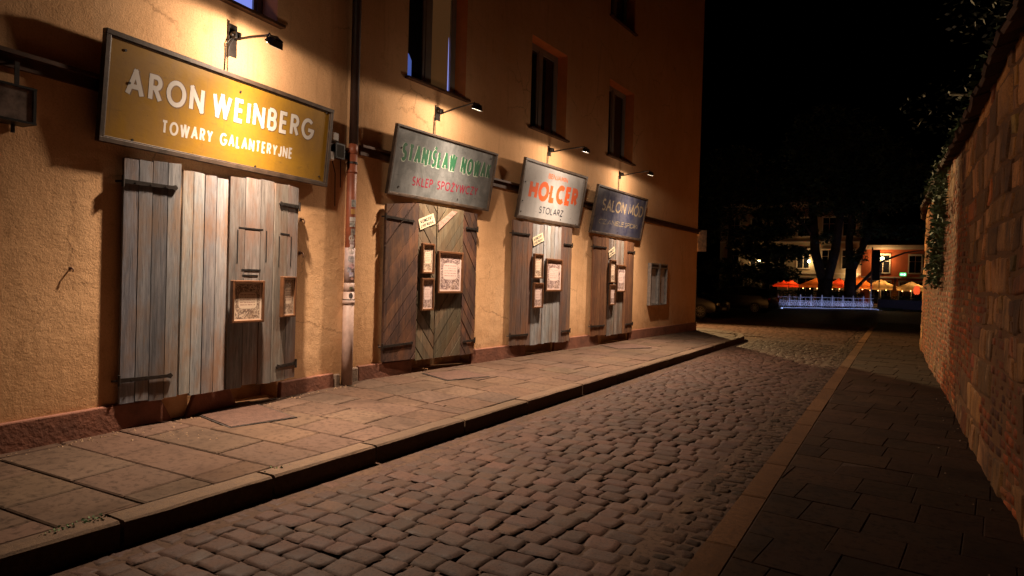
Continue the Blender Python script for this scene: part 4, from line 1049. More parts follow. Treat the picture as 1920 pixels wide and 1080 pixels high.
while z < 3.9:
    ch = rnd.uniform(.20, .36); s = 3.0 + rnd.uniform(-.4, 0)
    while s < wl[-1] - .5:
        near = s < 16
        bw = mn.noise((s * .22, z * .5, 4.4)) + .35 * mn.noise((s * .9, z * 1.2, 2.2)) + (.35 if 8.0 < s < 21 else -.25) - .22 * abs(z - 1.2)
        if z > WH(s) - .12: s += .5; continue
        if bw > .05:                                       # a patch of bricks, one course of this height split into thin rows
            ww = rnd.uniform(.5, .8); nr = max(2, round(ch / .078))
            for r_ in range(nr):
                x = s - (.12 if r_ % 2 else 0)
                while x < s + ww - .05:
                    t = rnd.uniform(.6, 1.25); red = rnd.random()
                    col = (.95 * t, .47 * t, .32 * t) if red < .75 else ((.8 * t, .55 * t, .45 * t) if red < .93 else (1.1 * t, 1.0 * t, .9 * t))
                    block(x, x + .255, z + ch * r_ / nr, z + ch * (r_ + 1) / nr, col, rnd.uniform(-.012, .004), 5 if near else 4, .006, .003); x += .255
            s += ww
        else:
            ww = rnd.choice((rnd.uniform(.18, .35), rnd.uniform(.3, .85))); t = rnd.uniform(.4, 1.6)
            up = .85 + .25 * min(1, z / 2.2)
            k = rnd.random()
            col = (t * up, t * up * rnd.uniform(.9, 1.0), t * up * rnd.uniform(.78, 1.0)) if k < .93 else (t * 1.0, t * .62, t * .45)
            if rnd.random() < .3 and ch > .25:
                block(s, s + ww, z, z + ch * .5, col, rnd.uniform(.0, .012), 7 if near else 5, .018, .004)
                block(s, s + ww, z + ch * .5, z + ch, tuple(c * rnd.uniform(.7, 1.2) for c in col), rnd.uniform(.0, .012), 7 if near else 5, .018, .004)
            else: block(s, s + ww, z, z + ch, col, rnd.uniform(.0, .015), 8 if near else 5, .025, .004)
            s += ww
    z += ch
m.build('masonry', STONE, ow, True)
COPE = m_stone('dark_coping', (0.0525, 0.0280, 0.0168), (0.0840, 0.0476, 0.0280), (0.0350, 0.0238, 0.0140), .9, 9, .8, .15)
m = MB(); s = 1.0
while s < wl[-1] - .4:
    ww = rnd.uniform(.22, .34); t = rnd.uniform(.7, 1.25); V = []
    for ss in (s + .004, s + ww - .004):
        p, n = wall_at(ss); h = WH(ss) + rnd.gauss(0, .012); lift = rnd.gauss(0, .012)
        for (o, dz) in ((-.03, .0), (.13 + lift, -.05), (.15 + lift, -.02), (.02, .16 + lift), (-.30, .40 + lift), (-.62, .10)):
            q = p + n * (o - h * .012); V.append((q.x, q.y, h + dz))
    m.add(V, [(k, (k + 1) % 6, (k + 1) % 6 + 6, k + 6) for k in range(6)] + [(5, 4, 3, 2, 1, 0), (6, 7, 8, 9, 10, 11)], (t, t * .97, t * .93)); s += ww
m.build('coping', COPE, ow)

def leafcloud(mb, pts, size, tv=(.5, 1.3), nrm=None, flat=.5):
    for p in pts:
        s = size * random.uniform(.55, 1.3); t = random.uniform(*tv)
        a = Vector((random.gauss(0, 1), random.gauss(0, 1), random.gauss(0, flat))).normalized(); b = a.cross(Vector((random.gauss(0, 1), random.gauss(0, 1), random.gauss(0, 1)))).normalized()
        p = Vector(p)
        mb.add([p - a * s, p - b * s * .45, p + a * s, p + b * s * .45], [(0, 1, 2, 3)], (t * random.uniform(.8, 1.1), t, t * random.uniform(.7, 1)))

# ivy hanging over the wall, weeds on its top
iv = empty('ivy', (0, 0, 0), 0, 'dark ivy hanging down over the old wall near its far end', 'plant')
m = MB(); pts = []
for k in range(1500):
    z = 1.55 + 1.95 * random.random() ** .8; s = 16.2 + random.gauss(0, .33 + .22 * (z - 1.5)) + .12 * math.sin(z * 4)
    x, y, _ = wp(s, z, .03 + abs(random.gauss(0, .07))); pts.append((x, y, z))
leafcloud(m, pts, .055); m.build('foliage', LEAF, iv)
m = MB()
for k in range(7):
    s = 15.8 + k * .14; m.tube([wp(s + .08 * math.sin(z * 3 + k), z, .012) for z in (3.4, 3.0, 2.6, 2.2, 1.8)], .009, 5)
m.build('stem', BARK, iv)
m = MB(); pts = []
for k in range(1500):
    s = random.choice((5.5, 7.2, 9.8, 12.5, 14.5, 17.5, 19)) + random.gauss(0, .6); p, n = wall_at(s); o = random.uniform(-.3, .12)
    q = p + n * o; pts.append((q.x, q.y, WH(s) + .1 - o * .6 + abs(random.gauss(0, .1))))
leafcloud(m, pts, .05); tag(m.build('wall_top_weeds', LEAF), kind='stuff')

# ------------------------------------------------------------------ street lamp round the corner (hidden behind the house)
sl = empty('street_lamp', (-9.4, 24.4, -.03), 0, 'street lamp on a dark post in the side street behind the corner house', 'street lamp')
m = MB(); m.tube([(0, 0, 0), (0, 0, .8), (0, 0, 4.6), (.15, 0, 4.85), (.7, 0, 4.9)], [.09, .06, .045, .035, .03], 10); m.build('post', BLACKMETAL, sl, True)
m = MB(); m.tube([(.9, 0, 4.97), (.9, 0, 4.93), (.9, 0, 4.82)], [.03, .12, .22], 12, cap=False); m.box(.66, .9, -.02, .02, 4.90, 4.94); m.build('shade', BLACKMETAL, sl)
m = MB(); m.tube([(.9, 0, 4.92), (.9, 0, 4.88), (.9, 0, 4.82)], [.02, .05, .02], 8); m.build('bulb', emit('street_lamp_bulb', (1, .68, .3), 6), sl)
ld = bpy.data.lights.new('street_light', 'SPOT'); ld.energy = 5200; ld.color = (1, .66, .30); ld.spot_size = R(118); ld.spot_blend = .6; ld.shadow_soft_size = .1
lo = bpy.data.objects.new('street_light', ld); COL.objects.link(lo); lo.parent = sl; lo.location = (.9, 0, 4.75); lo.rotation_euler = Vector((3.2, -4.0, -4.6)).to_track_quat('-Z', 'Y').to_euler()
sl.location.z = -.03

# ------------------------------------------------------------------ parked cars
CARP = simple('black_car_paint', (.006, .0055, .006), .3, 0, .1, 3, 0)
TYRE = simple('tyre_rubber', (.02, .02, .02), .85, 0, .2, 20, .1)
RIM = simple('alloy_rim', (.42, .40, .38), .3, .9, .1, 9, 0)
CGLASS = glass_mat('car_glass', (.01, .011, .013), .03)
TAIL = simple('tail_lamp', (.18, .01, .008), .2); HEADL = simple('head_lamp', (.5, .5, .5), .15, .3)
def make_car(label, hatchback=True):
    c = empty('parked_car', (0, 0, 0), 0, label, 'car', 'dark cars parked beyond the corner')
    prof = [(-2.05, .32), (-2.08, .62), (-1.98, .92), (-1.75, .98), (-1.30, 1.40), (-.9, 1.49), (.1, 1.50), (.55, 1.40), (1.15, 1.0), (1.75, .86), (2.05, .70), (2.10, .40), (1.95, .25), (-1.9, .25)]
    m = MB(); n = len(prof); V = []
    ys = (-.86, -.80, 0, .80, .86)
    lay = []
    for yk, y in enumerate((-.84, -.87, -.80, 0, .80, .87, .84)):
        f = (0.0, .0, 1, 1, 1, 0, 0)[yk]
        for (x, z) in prof:
            wz = 1.0 if z < .95 else 1 - (z - .95) * .36
            zz = z if abs(y) < .83 else (min(z, .9) if abs(y) > .85 else min(z, 1.0))
            V.append((x * (1 if abs(y) < .82 else .985), y * wz, z if abs(y) < .82 else z))
    # simpler: cross sections along y share the profile, sides closed
    V = []
    for y, k in ((-.88, .0), (-.80, 1.0), (.80, 1.0), (.88, .0)):
        for (x, z) in prof:
            inw = max(0, z - .92) * .34
            yy = (abs(y) - inw) * (1 if y > 0 else -1)
            V.append((x * (.975 if k == 0 else 1.0), yy, (z - .0) if k else .32 + (z - .32) * .955))
    F = [tuple(reversed(range(n)))] + [(r_ * n + i, r_ * n + (i + 1) % n, (r_ + 1) * n + (i + 1) % n, (r_ + 1) * n + i) for r_ in range(3) for i in range(n)] + [tuple(range(3 * n, 4 * n))]
    m.add(V, F); m.build('body', CARP, c, True, bevel=.03)
    for sd in (-1, 1):
        y = sd * .86; m = MB()
        def sy(z): return sd * (.885 - max(0, z - .92) * .34)
        for q in ([(-1.55, 1.0), (-.35, 1.0), (-.35, 1.38), (-1.15, 1.36)], [(-.28, 1.0), (.98, 1.0), (.52, 1.35), (-.28, 1.39)]):
            V = [(x, sy(z) + sd * .004, z) for x, z in q]; m.add(V, [(0, 1, 2, 3) if sd < 0 else (3, 2, 1, 0)])
        m.build('side_window', CGLASS, c)
    m = MB(); m.add([(.60, -.66, 1.385), (.60, .66, 1.385), (1.13, .78, 1.03), (1.13, -.78, 1.03)], [(0, 3, 2, 1)]); o = m.build('windscreen', CGLASS, c); o.location = (.02, 0, .012)
    m = MB(); m.add([(-1.33, -.64, 1.38), (-1.33, .64, 1.38), (-1.72, .76, 1.02), (-1.72, -.76, 1.02)], [(0, 1, 2, 3)]); o = m.build('rear_window', CGLASS, c); o.location = (-.02, 0, .012)
    for x in (-1.28, 1.32):
        for sd in (-1, 1):
            w = empty('wheel', (x, sd * .80, .315), 0, parent=c)
            m = MB(); m.tube([(0, -.105, 0), (0, -.09, 0), (0, .09, 0), (0, .105, 0)], [.28, .315, .315, .28], 28); m.build('tyre', TYRE, w, True)
            m = MB()
            for k in range(10):
                a = 2 * math.pi * k / 10; q = (.205 * math.cos(a), 0, .205 * math.sin(a)); m.tube([(0, sd * .108, 0), (q[0] * .95, sd * .112, q[2] * .95)], [.03, .022], 6)
            m.tube([(.21 * math.cos(2 * math.pi * k / 24), sd * .108, .21 * math.sin(2 * math.pi * k / 24)) for k in range(25)], .014, 6); m.build('rim', RIM, w)
    for sd in (-1, 1):
        MB().box(1.90, 2.085, sd * .62 - .16, sd * .62 + .16, .58, .72).build('headlight', HEADL, c, bevel=.03)
        MB().box(-2.10, -1.99, sd * .70 - .1, sd * .70 + .1, .66, .92).build('tail_light', TAIL, c, bevel=.02)
        MB().box(.72, .86, sd * .98 - .07, sd * .98 + .07, .98, 1.10).build('mirror', CARP, c, bevel=.03)
    MB().box(2.06, 2.115, -.45, .45, .36, .52).build('grille', BLACKMETAL, c); MB().box(2.113, 2.122, -.26, .26, .40, .50).build('number_plate', WHITEBOX, c)
    return c
car = make_car('dark parked car half hidden behind the corner of the ochre house, alloy wheel showing')
car.location = (-8.95, 31.3, -.01); car.rotation_euler = (0, 0, R(-8))
c2 = copy_tree(car); c2.location = (-8.0, 39.5, -.01); c2.rotation_euler = (0, 0, R(172))
c2['label'] = 'black parked car in deep shade left of the lit white railing'

# ------------------------------------------------------------------ lit white railing round the green
RAIL = simple('white_railing_paint', (.62, .63, .68), .5, 0, .15, 4, 0)
P, Q = Vector((-7.2, 49.0, 0)), Vector((-1.55, 55.4, 0)); dr = (Q - P); NR = 9; ln_ = dr.length / NR; rz = math.atan2(dr.y, dr.x)
def rail_panel():
    r = empty('iron_railing', (0, 0, 0), 0, 'white cast iron railing panel with scroll pattern round the dark trees', 'railing', 'white railing panels round the trees')
    w = ln_; m = MB(); m.box(0, w, -.015, .015, .82, .86); m.box(0, w, -.012, .012, .58, .61); m.box(0, w, -.012, .012, .10, .13); m.build('rail', RAIL, r)
    m = MB()
    for k in range(3):
        cx = w * (k + .5) / 3; hw = w / 6
        for a, b in (((cx - hw, .13), (cx, .58)), ((cx, .13), (cx + hw, .58)), ((cx - hw, .58), (cx, .13)), ((cx, .58), (cx + hw, .13))): m.tube([(a[0], 0, a[1]), (b[0], 0, b[1])], .014, 4)
        m.tube([(cx + .13 * math.cos(t * .5236), 0, .355 + .13 * math.sin(t * .5236)) for t in range(13)], .014, 4)
        m.tube([(cx, 0, .13), (cx, 0, .82)], .012, 4)
    m.build('scrollwork', RAIL, r)
    m = MB(); m.box(-.035, .035, -.035, .035, 0, .96); m.tube([(0, 0, .96), (0, 0, 1.0), (0, 0, 1.05)], [.03, .05, .01], 8); m.build('post', RAIL, r)
    return r
base = rail_panel()
for k in range(NR):
    r = base if k == 0 else copy_tree(base)
    r.location = P + dr * (k / NR); r.rotation_euler = (0, 0, rz)
    side = ('ninth', 'eighth', 'seventh', 'sixth', 'fifth', 'fourth', 'third', 'second', 'first')[k]
    r['label'] = ('panel of the white scroll railing, %s from the sign pole end' % side)
m = MB(); nn = dr.cross(Vector((0, 0, 1))).normalized()
for (o0, o1, z0, z1) in ((.30, -.2, -.1, .10),):
    a, b = P + nn * o0, Q + nn * o0; c, d = Q + nn * o1, P + nn * o1
    m.slab([(v.x, v.y) for v in (a, b, c, d)], -.1, .10)
tag(m.build('green_kerb', simple('pale_kerb', (.42, .42, .42), .7, 0, .2, 4, .1)), kind='structure')
g = MB(); g.slab([(P.x, P.y + .4), (Q.x, Q.y + .4), (2, 64), (-22, 64), (-22, 49)], -.1, .08); tag(g.build('green', simple('dark_lawn', (.03, .045, .015), .9, 0, .4, 4, .4)), kind='structure')
g = MB(); g.slab([(Q.x + .35, 58), (14, 58), (14, 110), (-60, 110), (-60, 64), (Q.x + .35, 64.5)], -.1, .0); tag(g.build('terrace_paving', FAR), kind='structure')
# light strips added to light the railing; a front lip hides the tube
LED = emit('added_cool_led', (.46, .54, 1.0), 13.0)
def led(Pa, Qa, label):
    d_ = Qa - Pa; r_ = empty('added_light_strip', Pa, math.atan2(d_.y, d_.x), label, 'light strip', 'added cool white light strips at the edge of the green')
    m_ = MB(); m_.box(0, d_.length, -.03, .02, 0, .03); m_.box(0, d_.length, -.05, -.0305, 0, .10); m_.build('added_strip_channel', STEEL, r_); MB().box(.02, d_.length - .02, -.022, .004, .031, .056).build('tube', LED, r_)
led(P + nn * .42 + Vector((0, 0, -.01)), Q + nn * .42 + Vector((0, 0, -.01)), 'added cool white light strip on the ground along the white railing')
led(Q + Vector((.5, -.3, -.01)), Vector((3.2, 56.6, -.01)), 'added cool white light strip on the ground between the banner pole and the old wall')

# sign pole with dark banner
sp = empty('banner_pole', (-1.72, 55.0, 0), R(20), 'tall thin pole with a dark hanging banner at the end of the white railing', 'pole')
m = MB(); m.tube([(0, 0, 0), (0, 0, 4.6)], .05, 8); m.build('pole', STEEL, sp, True)
MB().box(-.04, .52, -.03, .03, 2.2, 4.4).build('banner', simple('dark_banner', (.02, .018, .02), .8), sp)
m = MB(); m.tube([(0, 0, 4.42), (.55, 0, 4.42)], .02, 6); m.build('arm', BLACKMETAL, sp)
sg_ = empty('traffic_sign', (-1.45, 65.5, 0), R(10), 'thin sign post with small white plates in front of the big parasol', 'sign')
m = MB(); m.tube([(0, 0, 0), (0, 0, 3.6)], .035, 8); m.build('pole', STEEL, sg_, True)
m = MB(); m.box(-.16, .16, -.045, -.036, 3.15, 3.55); m.build('plate', WHITEBOX, sg_); m = MB(); m.box(-.14, .14, -.045, -.036, 2.8, 3.08); m.build('plate', WHITEBOX, sg_)

# ------------------------------------------------------------------ houses across the square
REDW = simple('orange_red_render', (.42, .085, .022), .9, 0, .15, 1.0, .2, .02)
CREAM = simple('cream_render', (.42, .31, .19), .9, 0, .15, .8, .2, .02)
TRIM = simple('pale_trim', (.55, .44, .32), .8, 0, .1, 2, 0)
TILE = simple('roof_tiles', (.22, .10, .055), .8, 0, .3, 6, .3)
def house(name, label, x0, x1, y, h, mat, wins, cornice=True, floors=()):
    r = empty(name, (x0, y, 0), 0, label, 'building'); w = x1 - x0
    m = MB(); wall_panel(m, 0, w, 0, h, [q[:4] for q in wins], [.25] * len(wins)); m.add([(0, 0, 0), (0, 9, 0), (0, 9, h), (0, 0, h), (w, 0, 0), (w, 9, 0), (w, 9, h), (w, 0, h)], [(0, 3, 2, 1), (4, 5, 6, 7), (1, 2, 6, 5)])
    m.build('wall', mat, r)
    m = MB(); m.box(-.1, w + .1, -.22, -.002, h - .25, h); m.box(-.05, w + .05, -.12, -.003, h - .42, h - .252)
    for z in floors: m.box(0, w, -.08, -.002, z, z + .14)
    m.build('cornice', TRIM, r)
    m = MB(); m.add([(-.2, -.4, h), (w + .2, -.4, h), (w + .2, 4.5, h + 2.4), (-.2, 4.5, h + 2.4), (-.2, 9.2, h), (w + .2, 9.2, h)], [(0, 1, 2, 3), (3, 2, 5, 4), (0, 3, 4), (1, 5, 2)]); m.build('roof', TILE, r)
    for q in wins:
        a, b, c, d = q[:4]; fr = .11
        m = MB(); m.box(a - fr, a, -.05, -.002, c - fr, d + fr); m.box(b, b + fr, -.05, -.002, c - fr, d + fr); m.box(a, b, -.05, -.002, d, d + fr); m.box(a - fr, b + fr, -.10, -.051, d + fr, d + fr + .06); m.box(a, b, -.08, -.002, c - fr, c)
        m.box((a + b) / 2 - .03, (a + b) / 2 + .03, .16, .2, c, d); m.box(a, b, .16, .199, c + (d - c) * .65, c + (d - c) * .65 + .05)
        f = m.build('window', TRIM, r); MB().box(a, b, .21, .22, c, d).build('pane', GLASS, f)
    return r
XR = -3.3
hr = house('corner_house', 'low orange red house across the square with a lit window', XR, 9.0, 75, 5.95, REDW,
      [(1.35, 2.45, 3.25, 4.95), (4.15, 5.15, 3.25, 4.9), (7.2, 8.2, 3.25, 4.9), (.9, 2.6, .1, 2.3), (3.4, 5.4, .1, 2.3)], floors=(2.7,))
hc = house('corner_house', 'tall cream house behind the trees across the square', -17.5, -3.34, 76, 10.6, CREAM,
      [(x, x + 1.15, z, z + 1.9) for z in (3.6, 7.0) for x in (.9, 3.3, 5.7, 8.1, 10.5, 12.4)] + [(x, x + 1.6, .1, 2.5) for x in (1, 4.6, 8.2, 11.4)], floors=(3.0, 6.3))
wlamp = empty('wall_lamp', (-1.45, 74.72, 4.62), 0, 'glowing round lamp at the left window of the orange red house', 'lamp')
m = MB(); m.tube([(0, 0, -.16), (0, 0, -.12), (0, 0, 0), (0, 0, .12), (0, 0, .16)], [.02, .11, .16, .11, .02], 12); m.build('globe', emit('lamp_globe', (1, .85, .45), 9), wlamp, True)
m = MB(); m.tube([(0, 0, .16), (0, .05, .3), (0, .25, .3)], .02, 6); m.build('bracket', BLACKMETAL, wlamp)
ld = bpy.data.lights.new('lamp_glow', 'POINT'); ld.energy = 110; ld.color = (1, .66, .30); ld.shadow_soft_size = .16; lo = bpy.data.objects.new('lamp_glow', ld); COL.objects.link(lo); lo.parent = wlamp; lo.location = (0, -.25, 0)
wl2 = wlamp
for (lx, lz, lb) in ((-13.2, 4.3, 'added round lamp lighting the left end of the cream house'), (-8.2, 4.3, 'added round lamp lighting the middle of the cream house behind the leaves'), (-4.1, 3.0, 'added round lamp lighting the right end of the cream house')):  # lamps added to light the cream front
    w_ = copy_tree(wl2); w_.location = (lx, 75.72, lz); w_['label'] = lb
    for q in kids(w_):
        if q.type == 'LIGHT': q.data = q.data.copy(); q.data.energy = 45
for o in COL.objects:
    if o.get('category') == 'lamp' and o.name.startswith('wall_lamp'): o['group'] = 'round lamps on the houses across the square'
ex = empty('exit_sign', (.35, 74.6, 2.93), 0, 'small green lit sign on the orange red house', 'sign')
MB().box(-.28, .28, -.05, .3, -.02, .32).build('casing', BLACKMETAL, ex)
MB().box(-.26, .26, -.062, -.0505, 0, .30).build('face', emit('green_sign', (.06, .7, .16), 1.6), ex)
m = MB(); m.box(-.2, -.02, -.07, -.0625, .08, .2); m.box(.06, .2, -.07, -.0625, .05, .22); m.build('symbol', emit('sign_symbol', (.7, 1, .75), 1.5), ex)

# ------------------------------------------------------------------ cafe terrace
def parasol(x, y, r, zt, ze, mat, label, light=0, lcol=(1, .45, .12)):
    p = empty('parasol', (x, y, 0), random.uniform(0, 1), label, 'parasol', 'open parasols of the lit cafe terrace')
    m = MB(); n = 8; V = [(0, 0, zt)]
    for ring in (.5, 1.0):
        for k in range(n): a = 2 * math.pi * k / n; V.append((r * ring * math.cos(a), r * ring * math.sin(a), zt + (ze - zt) * (ring ** .9)))
    for k in range(n): a = 2 * math.pi * k / n; V.append((r * math.cos(a), r * math.sin(a), ze - .18))
    F = [(0, 1 + k, 1 + (k + 1) % n) for k in range(n)] + [(1 + k + rr * n, 1 + (k + 1) % n + rr * n, 1 + (k + 1) % n + (rr + 1) * n, 1 + k + (rr + 1) * n)[::-1] for rr in range(2) for k in range(n)]
    m.add(V, F); m.build('canopy', mat, p)
    m = MB(); m.tube([(0, 0, 0), (0, 0, zt + .05)], .035, 8); m.box(-.3, .3, -.3, .3, 0, .08); m.build('pole', STEEL, p)
    m = MB()
    for k in range(n): a = 2 * math.pi * k / n; m.tube([(0, 0, zt - .06), (r * .98 * math.cos(a), r * .98 * math.sin(a), ze - .03)], .014, 4)
    m.build('rib', BLACKMETAL, p)
    if light:
        ld = bpy.data.lights.new('terrace_light', 'POINT'); ld.energy = light; ld.color = lcol; ld.shadow_soft_size = .1
        lo = bpy.data.objects.new('terrace_light', ld); COL.objects.link(lo); lo.parent = p; lo.location = (.25, -.25, ze + .02)
        m = MB(); m.tube([(.25, -.25, ze + .22), (.25, -.25, ze + .16), (.25, -.25, ze + .08), (.25, -.25, ze + .05)], [.01, .06, .06, .01], 8); m.build('bulb', emit('warm_bulb', lcol, 12), p, True)
    return p
def m_cloth(name, c):
    m_, nt_, b_ = mat_new(name); tr = nd(nt_, 'ShaderNodeBsdfTranslucent'); tr.inputs[0].default_value = tuple(c) + (1,)
    df = nd(nt_, 'ShaderNodeBsdfDiffuse'); df.inputs[0].default_value = tuple(c) + (1,); mx = nd(nt_, 'ShaderNodeMixShader'); mx.inputs[0].default_value = .55
    n_ = noise(nt_, 6, 3, .5, coords(nt_)); b2 = nd(nt_, 'ShaderNodeBump'); b2.inputs['Strength'].default_value = .2; nt_.links.new(n_.outputs[0], b2.inputs['Height']); nt_.links.new(b2.outputs[0], df.inputs['Normal'])
    nt_.links.new(df.outputs[0], mx.inputs[1]); nt_.links.new(tr.outputs[0], mx.inputs[2]); nt_.links.new(mx.outputs[0], nt_.nodes['Material Output'].inputs[0]); nt_.nodes.remove(b_); return m_
ORC = m_cloth('orange_canvas', (.70, .24, .07)); CRC = m_cloth('cream_canvas', (.68, .46, .24)); REC = m_cloth('red_canvas', (.62, .13, .05))
parasol(-6.4, 67, 1.7, 2.55, 1.75, ORC, 'orange parasol left of the thick forked trunk', 30)
parasol(-4.75, 68, 1.2, 2.5, 1.75, REC, 'red parasol seen between the two dark trunks', 32, (1, .3, .1))
parasol(-3.0, 66, 1.25, 2.75, 1.75, ORC, 'peaked orange parasol just right of the dark trunks', 30)
parasol(-1.35, 67, 1.75, 2.45, 1.7, CRC, 'widest cream parasol, brightest on the terrace', 60, (1, .55, .18))
parasol(1.0, 68, 1.5, 2.35, 1.65, CRC, 'cream parasol at the right end next to the old wall', 32, (1, .6, .22))
parasol(-9.2, 68, 1.3, 2.4, 1.7, REC, 'red parasol at the left end of the terrace', 50, (1, .22, .06))
fs = empty('added_light_string', (0, 0, 0), 0, 'added string of small warm bulbs for the lit edges of the terrace parasols', 'string lights')  # bulbs added to give the bright line of the lit canopy edges
cp_ = [(-7.8 + .3 * k, 65.2 + .15 * math.sin(k), 1.56 - .07 * abs(math.sin(k * .55))) for k in range(31)]
m = MB(); m.tube(cp_, .012, 5); m.build('added_cord', BLACKMETAL, fs)
BULB = emit('string_bulb', (1, .42, .12), 5)
for k in range(1, 31, 2):
    m = MB(); q = cp_[k]; m.tube([(q[0], q[1], q[2] - .012), (q[0], q[1], q[2] - .05), (q[0], q[1], q[2] - .10)], [.02, .045, .012], 6); m.build('bulb', BULB, fs)
for k in (0, 10, 20, 30):
    m = MB(); m.tube([(cp_[k][0], cp_[k][1], .0), cp_[k]], .025, 6); m.build('post', BLACKMETAL, fs)
cl = empty('closed_parasol', (-.28, 64.5, 0), 0, 'closed pale parasol standing folded on the terrace', 'parasol')
m = MB(); m.tube([(0, 0, .7), (0, 0, .9), (0, 0, 1.8), (0, 0, 2.5)], [.22, .2, .13, .03], 9); m.build('folded_canopy', CRC, cl, True); m = MB(); m.tube([(0, 0, 0), (0, 0, 2.6)], .03, 8); m.box(-.25, .25, -.25, .25, 0, .07); m.build('pole', STEEL, cl)
lt = empty('paper_lantern', (1.28, 62, 1.5), 0, 'red glowing lantern beside the edge of the old wall', 'lantern')
m = MB(); m.tube([(0, 0, -.3), (0, 0, -.2), (0, 0, .1), (0, 0, .35), (0, 0, .42)], [.08, .2, .25, .18, .06], 10); m.build('shade', emit('red_lantern', (.9, .10, .025), .6), lt, True); m = MB(); m.tube([(0, 0, -1.5), (0, 0, -.3)], .025, 6); m.build('stand', BLACKMETAL, lt)
hb = empty('planter_hedge', (.2, 60.5, 0), R(4), 'long low dark planter in front of the terrace beside the wall', 'planter')
MB().box(-1.6, 2.6, -.25, .25, 0, .75).build('box', simple('dark_blue_planter', (.03, .03, .06), .6), hb, bevel=.02)
m = MB(); leafcloud(m, [(random.uniform(-1.5, 2.5), random.uniform(-.25, .25), .75 + abs(random.gauss(0, .16))) for _ in range(700)], .07); m.build('foliage', LEAF, hb)
hp = empty('hedge', (-7, 62, 0), 0, 'dark clipped hedge between the trees and the terrace', 'hedge')
m = MB(); leafcloud(m, [(random.uniform(-3.4, 4.6), random.uniform(-.4, .4), .1 + 1.15 * random.random() ** .6) for _ in range(4200)], .09); m.build('foliage', LEAF, hp)
m = MB()
for k in range(12): x = -3.2 + k * .68; m.tube([(x, 0, 0), (x + .1, 0, .8)], .02, 5)
m.build('stem', BARK, hp)

# seated and standing guests, dark against the light
CLOTH = simple('dark_clothes', (.03, .028, .035), .9, 0, .3, 6, 0)
SKIN = simple('skin', (.32, .17, .11), .6, 0, .1, 6, 0); HAIR = simple('dark_hair', (.02, .013, .01), .7, 0, .2, 20, .1)
def person(x, y, rz, label, sit=False):
    p = empty('person', (x, y, 0), rz, label, 'person', 'guests on the cafe terrace')
    hz = .46 if sit else .92
    J = {'pel': (0, 0, hz), 'waist': (0, 0, hz + .22), 'chest': (0, .02, hz + .42), 'neck': (0, .01, hz + .56), 'head': (0, -.01, hz + .66), 'top': (0, 0, hz + .78)}
    E = [('pel', 'waist'), ('waist', 'chest'), ('chest', 'neck'), ('neck', 'head'), ('head', 'top')]; Rr = {'pel': .15, 'waist': .13, 'chest': .15, 'neck': .055, 'head': .095, 'top': .07}
    for s, t in ((-1, 'l'), (1, 'r')):
        J['sh' + t] = (s * .18, .02, hz + .48); J['el' + t] = (s * .25, -.03, hz + .22); J['wr' + t] = (s * .2, -.22, hz + .16); J['ha' + t] = (s * .18, -.30, hz + .17)
        J['hip' + t] = (s * .1, 0, hz - .04)
        if sit: J['kn' + t] = (s * .12, -.44, hz - .02); J['an' + t] = (s * .12, -.42, .07)
        else: J['kn' + t] = (s * .11, -.02, .48); J['an' + t] = (s * .12, .02, .07)
        J['to' + t] = (s * .13, J['an' + t][1] - .17, .04)
        E += [('chest', 'sh' + t), ('sh' + t, 'el' + t), ('el' + t, 'wr' + t), ('wr' + t, 'ha' + t), ('pel', 'hip' + t), ('hip' + t, 'kn' + t), ('kn' + t, 'an' + t), ('an' + t, 'to' + t)]
        Rr.update({'sh' + t: .07, 'el' + t: .048, 'wr' + t: .033, 'ha' + t: .038, 'hip' + t: .1, 'kn' + t: .065, 'an' + t: .045, 'to' + t: .04})
    names = list(J); ix = {n_: i for i, n_ in enumerate(names)}
    me = bpy.data.meshes.new('body'); me.from_pydata([J[n_] for n_ in names], [(ix[a], ix[b]) for a, b in E], []); me.materials.append(CLOTH)
    o = bpy.data.objects.new('body', me); COL.objects.link(o); o.parent = p
    sk = o.modifiers.new('skin', 'SKIN'); sk.use_smooth_shade = True
    lay = me.skin_vertices[0] if me.skin_vertices else None
    if lay:
        for n_ in names: lay.data[ix[n_]].radius = (Rr[n_], Rr[n_] * (.8 if n_ in ('pel', 'waist', 'chest') else 1)); 
        lay.data[0].use_root = True
    o.modifiers.new('sub', 'SUBSURF').levels = 1
    m_ = MB(); m_.tube([(0, .0, hz + .845), (0, .012, hz + .82), (0, .02, hz + .74), (0, .03, hz + .66)], [.03, .085, .108, .085], 10); m_.build('hair', HAIR, p, True)
    m_ = MB(); m_.tube([(0, -.055, hz + .75), (0, -.098, hz + .73), (0, -.100, hz + .66), (0, -.06, hz + .60)], [.05, .06, .055, .03], 8); m_.build('face', SKIN, p, True)
    if sit:
        ch = empty('cafe_chair', (x, y, 0), rz, 'dark cafe chair under ' + label, 'chair', 'cafe chairs on the terrace')
        m_ = MB(); m_.box(-.21, .21, -.2, .22, .36, .40); m_.build('seat', BLACKMETAL, ch); m_ = MB(); m_.box(-.21, .21, .20, .23, .40, .85); m_.build('backrest', BLACKMETAL, ch)
        for a in (-.19, .19):
            for b in (-.18, .2): MB().box(a - .015, a + .015, b - .015, b + .015, 0, .36).build('leg', BLACKMETAL, ch)
person(-.78, 64.0, .4, 'the seated guest left of the closed parasol', True)
person(.42, 64.2, -.5, 'the seated guest right of the closed parasol', True)
for o in list(COL.objects):
    if o.get('category') == 'person': o['label'] = o['label'].replace('the seated', 'dark clothed seated')

